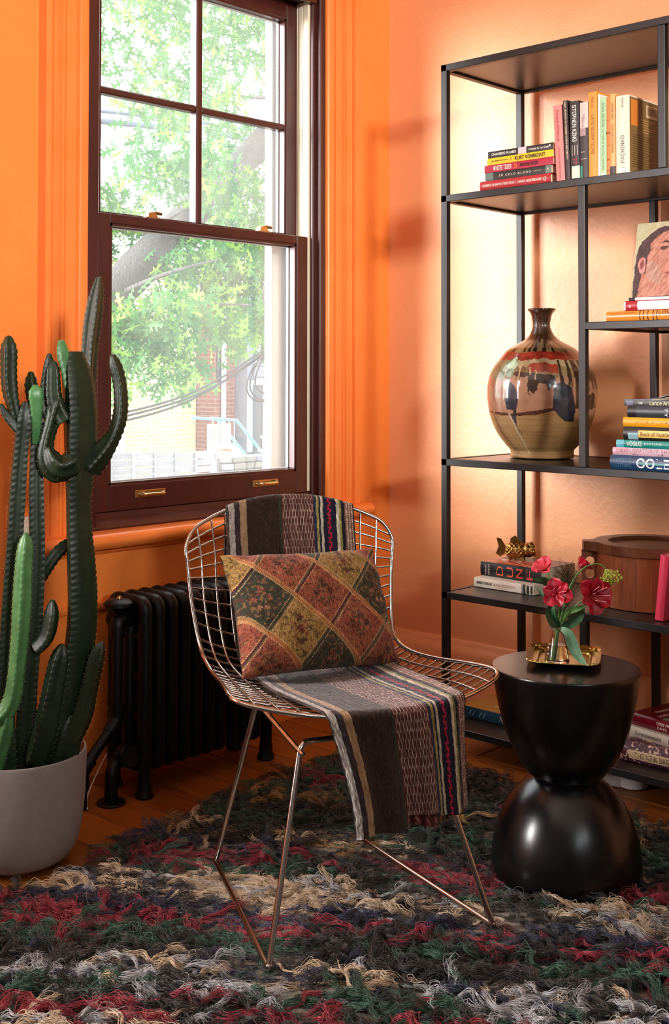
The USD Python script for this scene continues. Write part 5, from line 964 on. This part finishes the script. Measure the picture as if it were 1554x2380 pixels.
def yarn():
    g = np.random.default_rng(21); out = {k: [] for k in YARN}; wid = {k: [] for k in YARN}
    ncl = 11500
    XY = np.stack([g.uniform(RXA, RXB, ncl), g.uniform(RYA, RYB, ncl)], 1)
    d = XY-CAM[:2]; ang = np.degrees(np.arctan2(d[:, 1], d[:, 0]))
    keep = (np.abs(ang-44) < 34) | (g.uniform(size=ncl) < .15); XY = XY[keep & (XY[:, 1] < yb(XY[:, 0])-.01)]                     # sparser where nothing of it shows
    ne = 420; ex = np.stack([g.uniform(-2.2, RXB, ne), g.uniform(-.03, .004, ne)], 1); ex[:, 1] += yb(ex[:, 0]); ey = np.stack([g.uniform(RXB-.03, RXB+.005, ne), g.uniform(-2.0, RYB, ne)], 1)
    XY = np.vstack([XY, ex, ey]); edge = np.r_[np.zeros(len(XY)-2*ne, bool), np.ones(2*ne, bool)]
    ends = np.array([s[0] for s in STRIPES]); P_ = 12; s = np.linspace(0, 1, P_)
    nz1 = meshkit.noise(np.stack([XY[:, 0]*7, XY[:, 1]*7, 0*XY[:, 0]], 1), 3)-.5; nz2 = meshkit.noise(np.stack([XY[:, 0]*14, XY[:, 1]*14, 0*XY[:, 0]], 1), 8); nz3 = meshkit.noise(np.stack([XY[:, 0]*9, XY[:, 1]*9, 0*XY[:, 0]], 1), 12)
    loc_ = lambda l: (CHM @ np.array([*l, 1]))[:2]
    rods = [(loc_((q*.168, -.25, 0)), loc_((q*.225, .245, 0))) for q in (-1, 1)]                   # pile pressed flat under the chair and the table
    for (x, y), is_e, n1, n2, n3 in zip(XY, edge, nz1, nz2, nz3):
        if n2 < .22 and not is_e and g.uniform() < .8: continue                                    # worn gaps that show the weave
        p = x*.72+y*.69; q = x*.69-y*.72; ph = p+.14*(q+.85)**2+.05*n1+g.normal()*.012
        pal = STRIPES[int(np.searchsorted(ends, ph))][1].split(); k = min(len(pal)-1, int(abs(n3*1.35-.1+g.normal()*.22)*len(pal))); col = pal[k]
        sl = math.atan(-.28*(q+.85)); base = -.80+sl*.9+g.normal()*.42+(PI if g.uniform() < .5 else 0)       # tufts lie mostly along their stripe
        if is_e: base = g.uniform(0, PI/2) if x < RXB-.04 else g.uniform(-.9, .9)
        flat = 1.0
        for a_, b_ in rods:
            ab = b_-a_; t = min(1, max(0, float((np.array([x, y])-a_) @ ab/(ab @ ab)))); dd = np.hypot(*(np.array([x, y])-a_-ab*t))
            flat = min(flat, .08 if dd < .065 else .25 if dd < .115 else 1.0)
        dt = math.hypot(x-TBX, y-TBY)
        if dt < .17: flat = .15
        if dt < .13 or math.hypot(x+1.64, y+.325) < .225: continue
        L = g.uniform(.05, .115); am = g.uniform(.35, 1.0); fr = g.uniform(8, 19); f0 = g.uniform(0, 6); bend = g.normal()*.9
        aa = base+am*np.sin(s*fr+f0)+bend*s+np.cumsum(g.normal(size=P_))*.08; st = L/(P_-1); cx = np.cumsum(np.cos(aa))*st+x; cy = np.cumsum(np.sin(aa))*st+y
        hh = g.uniform(.008, .026)*flat; cz = .0045+hh*np.sin(PI*np.clip(s*g.uniform(.7, 1.05)+.06, 0, 1))
        nst = g.integers(12, 22); sp = g.uniform(.0026, .0068); tw = g.uniform(1, 7)
        if g.uniform() < .015: cz = cz+.035*s*s*flat
        for j in range(nst):
            o = 2*PI*j/nst+g.normal()*.3; rr = sp*(.3+1.2*s)*(1+g.normal()*.5)*(1+.35*np.sin(s*g.uniform(6, 22)+o))
            px_ = -np.sin(aa)*rr*np.cos(o+tw*s); pz_ = rr*np.sin(o+tw*s)
            out[col].append(np.stack([cx+px_+g.normal()*.001, cy+np.cos(aa)*rr*np.cos(o+tw*s)+g.normal()*.001, np.maximum(cz+pz_*(.3+.7*flat), .0050)], 1)); wid[col].append(g.uniform(.0006, .0014)*(1-.5*s**3))
    return out, wid
out_, wid_ = yarn()
for k_ in YARN:
    P_ = np.concatenate(out_[k_]); bc = UsdGeom.BasisCurves.Define(stage, path_for('yarn_pile', rug)); bc.CreateTypeAttr('linear')
    bc.CreatePointsAttr(Vt.Vec3fArray.FromNumpy(P_.astype(np.float32))); bc.CreateCurveVertexCountsAttr(Vt.IntArray.FromNumpy(np.full(len(out_[k_]), 12, np.int32)))
    bc.CreateWidthsAttr(Vt.FloatArray.FromNumpy(np.concatenate(wid_[k_]).astype(np.float32))); bc.SetWidthsInterpolation('vertex')
    UsdShade.MaterialBindingAPI.Apply(bc.GetPrim()).Bind(LOOK('yarn_'+k_)); props(bc.GetPrim(), label={'cream': 'cream', 'grey': 'silver grey'}.get(k_, k_)+' yarn tufts of the rug', kind='stuff')
# ---------------------------------------------------------------- outside the window
noisy('yard_ground', '#6A665E', '#827E74', 2, rough=.9)
obj('ground', box(-25, 45, .25, 60, -1.6, -1.5), 'yard_ground', smooth=False, kind='structure', label='pale paved yard outside')
def brick_look(key, a, b, mortar):
    RECIPES[key] = ({'g': ('texture_coordinate', {}), 's': ('separate_xyz', {}), 'k': ('combine_xyz', {}), 'a': ('math', {'math_type': 'add'}), 'b': ('brick_texture', {'color1': C(a), 'color2': C(b), 'mortar': C(mortar), 'scale': 1.0, 'brick_width': .22, 'row_height': .075, 'mortar_size': .009}), 'p': ('principled_bsdf', {'roughness': .85})},
                    [('g.object', 's.vector'), ('s.x', 'a.value1'), ('s.y', 'a.value2'), ('a.value', 'k.x'), ('s.z', 'k.y'), ('k.vector', 'b.vector'), ('b.color', 'p.base_color')], 'p.BSDF')
brick_look('yellow_brick', '#D8C08A', '#CCB27A', '#D0C6A8'); brick_look('red_brick', '#7E4232', '#6E3628', '#8A7666')
plain('siding_grey', '#6E727C', .7); plain('trim_white', '#BDBDBA', .6); plain('dark_glass', '#2A3038', .15)
yb = thing('brick_house', 'pale yellow brick house beyond the fence behind the tree', 'house')
obj('wall', box(4.0, 11.35, 14.0, 20.0, -1.5, 3.0), 'yellow_brick', yb, smooth=False); obj('parapet', box(3.9, 11.355, 13.9, 20.1, 3.0, 3.1), 'trim_white', yb, smooth=False)
rb = thing('brick_corner_house', 'red brick house corner with a white downpipe beside the yellow house', 'house')
obj('wall', box(11.36, 11.86, 13.5, 20, -1.5, 2.6), 'red_brick', rb, smooth=False); obj('downpipe', tube([(11.52, 13.44, -1.5), (11.52, 13.44, 2.6)], .045, 10), 'trim_white', rb); obj('window_pane', box(11.40, 11.48, 13.48, 13.51, .9, 1.6), 'dark_glass', rb, smooth=False)
gh = thing('grey_house', 'grey clapboard house with a white door frame at the right edge of the window view', 'house')
obj('wall', box(11.87, 20, 13.2, 20, -1.5, 2.4), 'siding_grey', gh, smooth=False)
for k in range(19): obj('clapboard', box(12.02, 20, 13.178, 13.201, -1.4+k*.2, -1.22+k*.2), 'siding_grey', gh, smooth=False)
dr_ = obj('door_frame', cat_(box(11.87, 11.93, 13.12, 13.2, -.35, .85), box(12.20, 12.26, 13.12, 13.2, -.35, .85), box(11.87, 12.26, 13.12, 13.2, .85, .93)), 'trim_white', gh, smooth=False)
obj('door_panel', box(11.93, 12.20, 13.14, 13.2, -.35, .85), 'dark_glass', gh, smooth=False)
fe = thing('slatted_fence', 'weathered grey slatted timber fence across the yard', 'fence')
noisy('fence_grey', '#88868A', '#9A989C', 4, rough=.85, stretch=(1, 1, 6))
for k in range(8):
    x0 = 5.0+k*.33
    obj('post', box(x0-.018, x0+.018, 8.97, 9.03, -1.5, .135-.012*k), 'trim_white' if k == 3 else 'fence_grey', fe, smooth=False)
    if k < 7:
        for j in range(9): obj('slat', box(x0+.02, x0+.31, 8.99, 9.01, -.66+j*.088-.012*k, -.585+j*.088-.012*k, .003), 'fence_grey', fe, smooth=False)
sw = thing('stone_wall', 'low rough stone garden wall to the right of the slatted fence', 'wall')
gs = np.random.default_rng(12)
for r_i in range(12):
    x = 7.36+gs.uniform(0, .08)
    while x < 8.7:
        w_ = gs.uniform(.12, .26); obj('stone', box(x, x+w_-.008, 8.94, 9.14, -1.1+r_i*.09, -1.1+r_i*.09+.082, .014), ('outside_stone', 'fence_grey', 'siding_grey')[gs.integers(3)], sw, smooth=False); x += w_
obj('core', box(7.34, 8.72, 8.99, 9.1, -1.5, -.04), 'outside_stone', sw, smooth=False)
st_ = thing('outdoor_stair', 'outdoor stair with a blue handrail in front of the grey house', 'stair')
plain('rail_blue', '#5FA0C0', .45)
for s in (0, .40): obj('handrail', tube([(7.78, 9.6+s, .45), (8.26, 9.6+s, .41), (8.80, 9.6+s, -.10)], .022, 8), 'rail_blue', st_)
for k in range(5): obj('baluster', tube([(7.82+k*.1, 9.6, -.9), (7.82+k*.1, 9.6, .43)], .008, 6), 'trim_white', st_)
obj('stringer', mf(m3.Manifold.hull_points(np.array([(8.22, y_, z_) for y_ in (9.6, 10.0) for z_ in (.10, -.06)]+[(8.78, y_, z_) for y_ in (9.6, 10.0) for z_ in (-.42, -.56)]))), 'trim_white', st_, smooth=False)
obj('landing', box(7.74, 8.24, 9.55, 10.05, -.10, -.02), 'trim_white', st_, smooth=False)
for k in range(5): obj('step', box(8.24+k*.1, 8.35+k*.1, 9.6, 10.0, -.14-k*.1, -.10-k*.1), 'fence_grey', st_, smooth=False)
bh = thing('basketball_hoop', 'white basketball backboard with hoop and net above the fence', 'basketball hoop', loc=(6.86, 8.40, 0))
obj('board', box(-.165, .165, 0, .02, .09, .42, .004), 'pane', bh, smooth=False)
for a_ in (box(-.18, .18, -.008, .028, .40, .435), box(-.18, .18, -.008, .028, .075, .11), box(-.18, -.145, -.008, .028, .11, .40), box(.145, .18, -.008, .028, .11, .40)): obj('board_frame', a_, 'trim_white', bh, smooth=False)
for a_ in (box(-.07, .07, -.010, -.002, .26, .28), box(-.07, .07, -.010, -.002, .13, .15), box(-.07, -.05, -.010, -.002, .15, .26), box(.05, .07, -.010, -.002, .15, .26)): obj('target_line', a_, 'trim_white', bh, smooth=False)
an_ = np.linspace(0, 2*PI, 25)[:-1]; obj('hoop_ring', tube(np.stack([.085*np.cos(an_), -.10+.085*np.sin(an_), 0*an_+.12], 1), .007, 6, closed=True), '#B5552C:.5', bh)
obj('net', cat_(*[tube([(.085*math.cos(q), -.10+.085*math.sin(q), .12), (.05*math.cos(q+s*.5), -.10+.05*math.sin(q+s*.5), -.03)], .004, 4) for q in np.arange(10)*2*PI/10 for s in (-1, 1)]), 'trim_white', bh)
obj('pole', tube([(0, .10, -1.5), (0, .10, .15), (0, .03, .20)], .03, 10), 'fence_grey', bh)
vp = thing('fence_gate_post', 'white timber post beside the garden wall', 'post'); obj('shaft', cat_(box(7.80, 7.86, 8.56, 8.62, -1.5, .22), box(7.78, 7.88, 8.54, 8.64, .22, .25)), 'trim_white', vp, smooth=False); obj('cross_arm', box(7.70, 7.98, 8.58, 8.60, .05, .08), 'trim_white', vp, smooth=False)
up_ = thing('utility_pole', 'pale utility pole at the left edge of the window view', 'pole'); obj('shaft', tube([(6.28, 9.6, -1.5), (6.28, 9.6, 4)], .045, 12), '#B8AFA6:.8', up_); obj('meter_box', box(6.10, 6.26, 9.52, 9.62, -.5, .1, .01), '#BFC6C8:.6', up_)
# wires
wr = thing('utility_wires', 'bundle of sagging black utility wires with a coil outside the window', 'wires')
plain('cable_black', '#1E1C1C', .6)
for a_, b_ in ((0, 0), (-.055, -.075), (-.03, -.10)):
    obj('wire', tube(spline([(-.2, 2.67, .548+a_), (1.117, 3.2, .772+a_*.9), (1.863, 3.2, .913+a_*.8), (2.303, 3.2, 1.089+b_*.35), (2.522, 3.2, 1.194+b_*.26), (2.83, 3.2, 1.295), (3.66, 3.29, 1.664)], 60), .0068, 6), 'cable_black', wr, smooth=True)
for r_, o_, e_ in ((.150, 0, 1.15), (.125, .03, 1.25), (.165, -.02, 1.0)):
    q = np.linspace(0, 2*PI, 41)[:-1]; obj('cable_coil', tube(np.stack([2.553+.88*(o_+r_*np.cos(q)), 3.2+.03*np.sin(q*2), 1.023+.88*(o_+r_*e_*np.sin(q))], 1), .0058, 6, closed=True), 'cable_black', wr, smooth=True)
q = np.linspace(.9, 5.6, 30); obj('wire', tube(np.stack([2.671+.14*np.cos(q), 0*q+3.2, 1.576+.167*np.sin(q)], 1), .0054, 6), 'cable_black', wr, smooth=True)
w2_ = thing('street_cable', 'thick blue grey street cable crossing behind the upper panes', 'wires')
for k in range(2): obj('wire', tube(spline([(-2, 7, 2.75+.12*k), (4.0, 7, 3.52+.10*k), (8.5, 7, 3.75+.1*k), (16, 7, 4.3+.1*k)], 50), .030-.012*k, 8), '#5A6E8A:.6', w2_, smooth=True)
# the oak
noisy('oak_bark', '#4A4848', '#62605E', 14, rough=.9, bump=1, bscale=30, stretch=(2, 2, .6), dist=.03)
def leaf_look(key, a, b):
    RECIPES[key] = ({'o': ('geometry', {}), 'r': ('rgb_ramp', {'ramp': [(0, C(a)), (1, C(b))]}), 'd': ('principled_bsdf', {'roughness': .5}), 't': ('translucent_bsdf', {}), 'm': ('mix_closure', {'fac': .45})},
                    [('o.random_per_island', 'r.fac'), ('r.color', 'd.base_color'), ('r.color', 't.color'), ('d.BSDF', 'm.closure1'), ('t.BSDF', 'm.closure2')], 'm.closure')
leaf_look('oak_leaf', '#3A7434', '#76A648'); leaf_look('oak_leaf_light', '#7CA63C', '#AEC452')
oak = thing('oak_tree', 'leafy green oak tree with a leaning trunk outside the window', 'tree')
tp = spline([(.9, 5.5, -1.5), (1.55, 5.5, .25), (2.45, 5.5, 1.18), (3.25, 5.5, 1.90), (4.15, 5.5, 2.70), (4.85, 5.5, 3.30), (5.6, 5.5, 4.05), (6.3, 5.5, 5.2)], 60)
m_ = tube(tp, np.interp(np.linspace(0, 1, 60), [0, .3, 1], [.24, .19, .09])*(1+.06*np.sin(np.arange(60)*.9)), 18); m_[0][:, :] += .03*(meshkit.noise(m_[0]*4, 2)[:, None]-.5); obj('trunk', m_, 'oak_bark', oak, smooth=True)
gl = np.random.default_rng(33); tw = []
for k in range(16):
    i = gl.integers(18, 58); a = tp[i]; d = np.array([gl.uniform(-.9, .9), gl.uniform(-.8, .6), gl.uniform(-.5, 1.0)]); d /= np.linalg.norm(d); L_ = gl.uniform(.7, 1.7)
    obj('branch', tube(spline([a, a+d*L_*.5+gl.normal(size=3)*.08, a+d*L_+[0, 0, -.15]], 12), np.linspace(.03, .007, 12), 7), 'oak_bark', oak, smooth=True)
def oak_leaf():
    pr = [(0, 0), (.012, .10), (.10, .16), (.03, .24), (.06, .34), (.24, .38), (.20, .45), (.055, .46), (.07, .58), (.27, .70), (.20, .73), (.06, .70), (.075, .82), (.13, .92), (.05, .90), (0, 1.0)]
    pl = pr+[(-x, y) for x, y in pr[-2:0:-1]]; m = trimesh.creation.triangulate_polygon(sg.Polygon(pl).buffer(0), engine='earcut'); v = np.array(m[0]); return np.stack([v[:, 0], v[:, 1], -.35*np.abs(v[:, 0])-.12*v[:, 1]**2], 1), np.array(m[1])
LV, LF = oak_leaf()
def place(c, L, g):
    d = g.normal(size=3); d[2] -= 1.2; d /= np.linalg.norm(d); x = np.cross(d, g.normal(size=3)); x /= np.linalg.norm(x); A = np.eye(4); A[:3, 0], A[:3, 1], A[:3, 2], A[:3, 3] = x*L, d*L, np.cross(x, d)*L, c; return tf((LV, LF), A)
# boughs of foliage: centre, size, number of leaves
BL = [((3.3, 5.2, 4.3), (1.5, .9, .8), 900), ((5.0, 5.4, 4.5), (1.4, .9, .9), 900), ((3.15, 5.0, 3.35), (.35, .6, .30), 110), ((4.0, 5.7, 3.45), (.55, .6, .25), 150), ((4.9, 6.1, 3.0), (.5, .5, .7), 300), ((3.2, 4.8, 2.75), (.6, .5, .25), 260), ((3.9, 4.8, 2.55), (.5, .5, .22), 130), ((4.8, 5.9, 2.35), (.7, .4, .4), 420),
      ((3.2, 6.0, 2.45), (.6, .4, .35), 300), ((4.0, 5.2, 1.98), (.8, .5, .36), 600), ((4.6, 5.0, 1.75), (.6, .5, .40), 330), ((2.75, 4.5, 1.45), (.5, .4, .32), 230), ((3.5, 4.7, 1.50), (.6, .4, .30), 240), ((4.1, 4.8, 1.55), (.4, .4, .28), 110), ((2.9, 4.5, 1.10), (.38, .3, .18), 60), ((2.35, 4.5, 1.36), (.32, .3, .24), 190)]
LS, LT = [], []
for c_, s_, n_ in BL:
    for k in range(n_):
        o = gl.normal(size=3); o = o/np.linalg.norm(o)*gl.uniform()**.4; m_ = place(np.array(c_)+o*np.array(s_), gl.uniform(.13, .21), gl); (LS if gl.uniform() < .75 else LT).append(m_)
fol = obj('foliage', cat_(*LS), 'oak_leaf', oak, smooth=False, kind='stuff'); obj('foliage', cat_(*LT), 'oak_leaf_light', oak, smooth=False, kind='stuff')
for k in range(90):                                                             # the lowest leaves, seen one by one against the pale wall
    c_ = np.array([gl.uniform(1.95, 2.85), gl.uniform(4.1, 4.5), 0]); c_[2] = 1.10-.12*abs(c_[0]-2.4)+gl.uniform(-.15, .15)
    obj('leaf', place(c_, gl.uniform(.13, .19), gl), 'oak_leaf' if k % 3 else 'oak_leaf_light', oak, smooth=False)
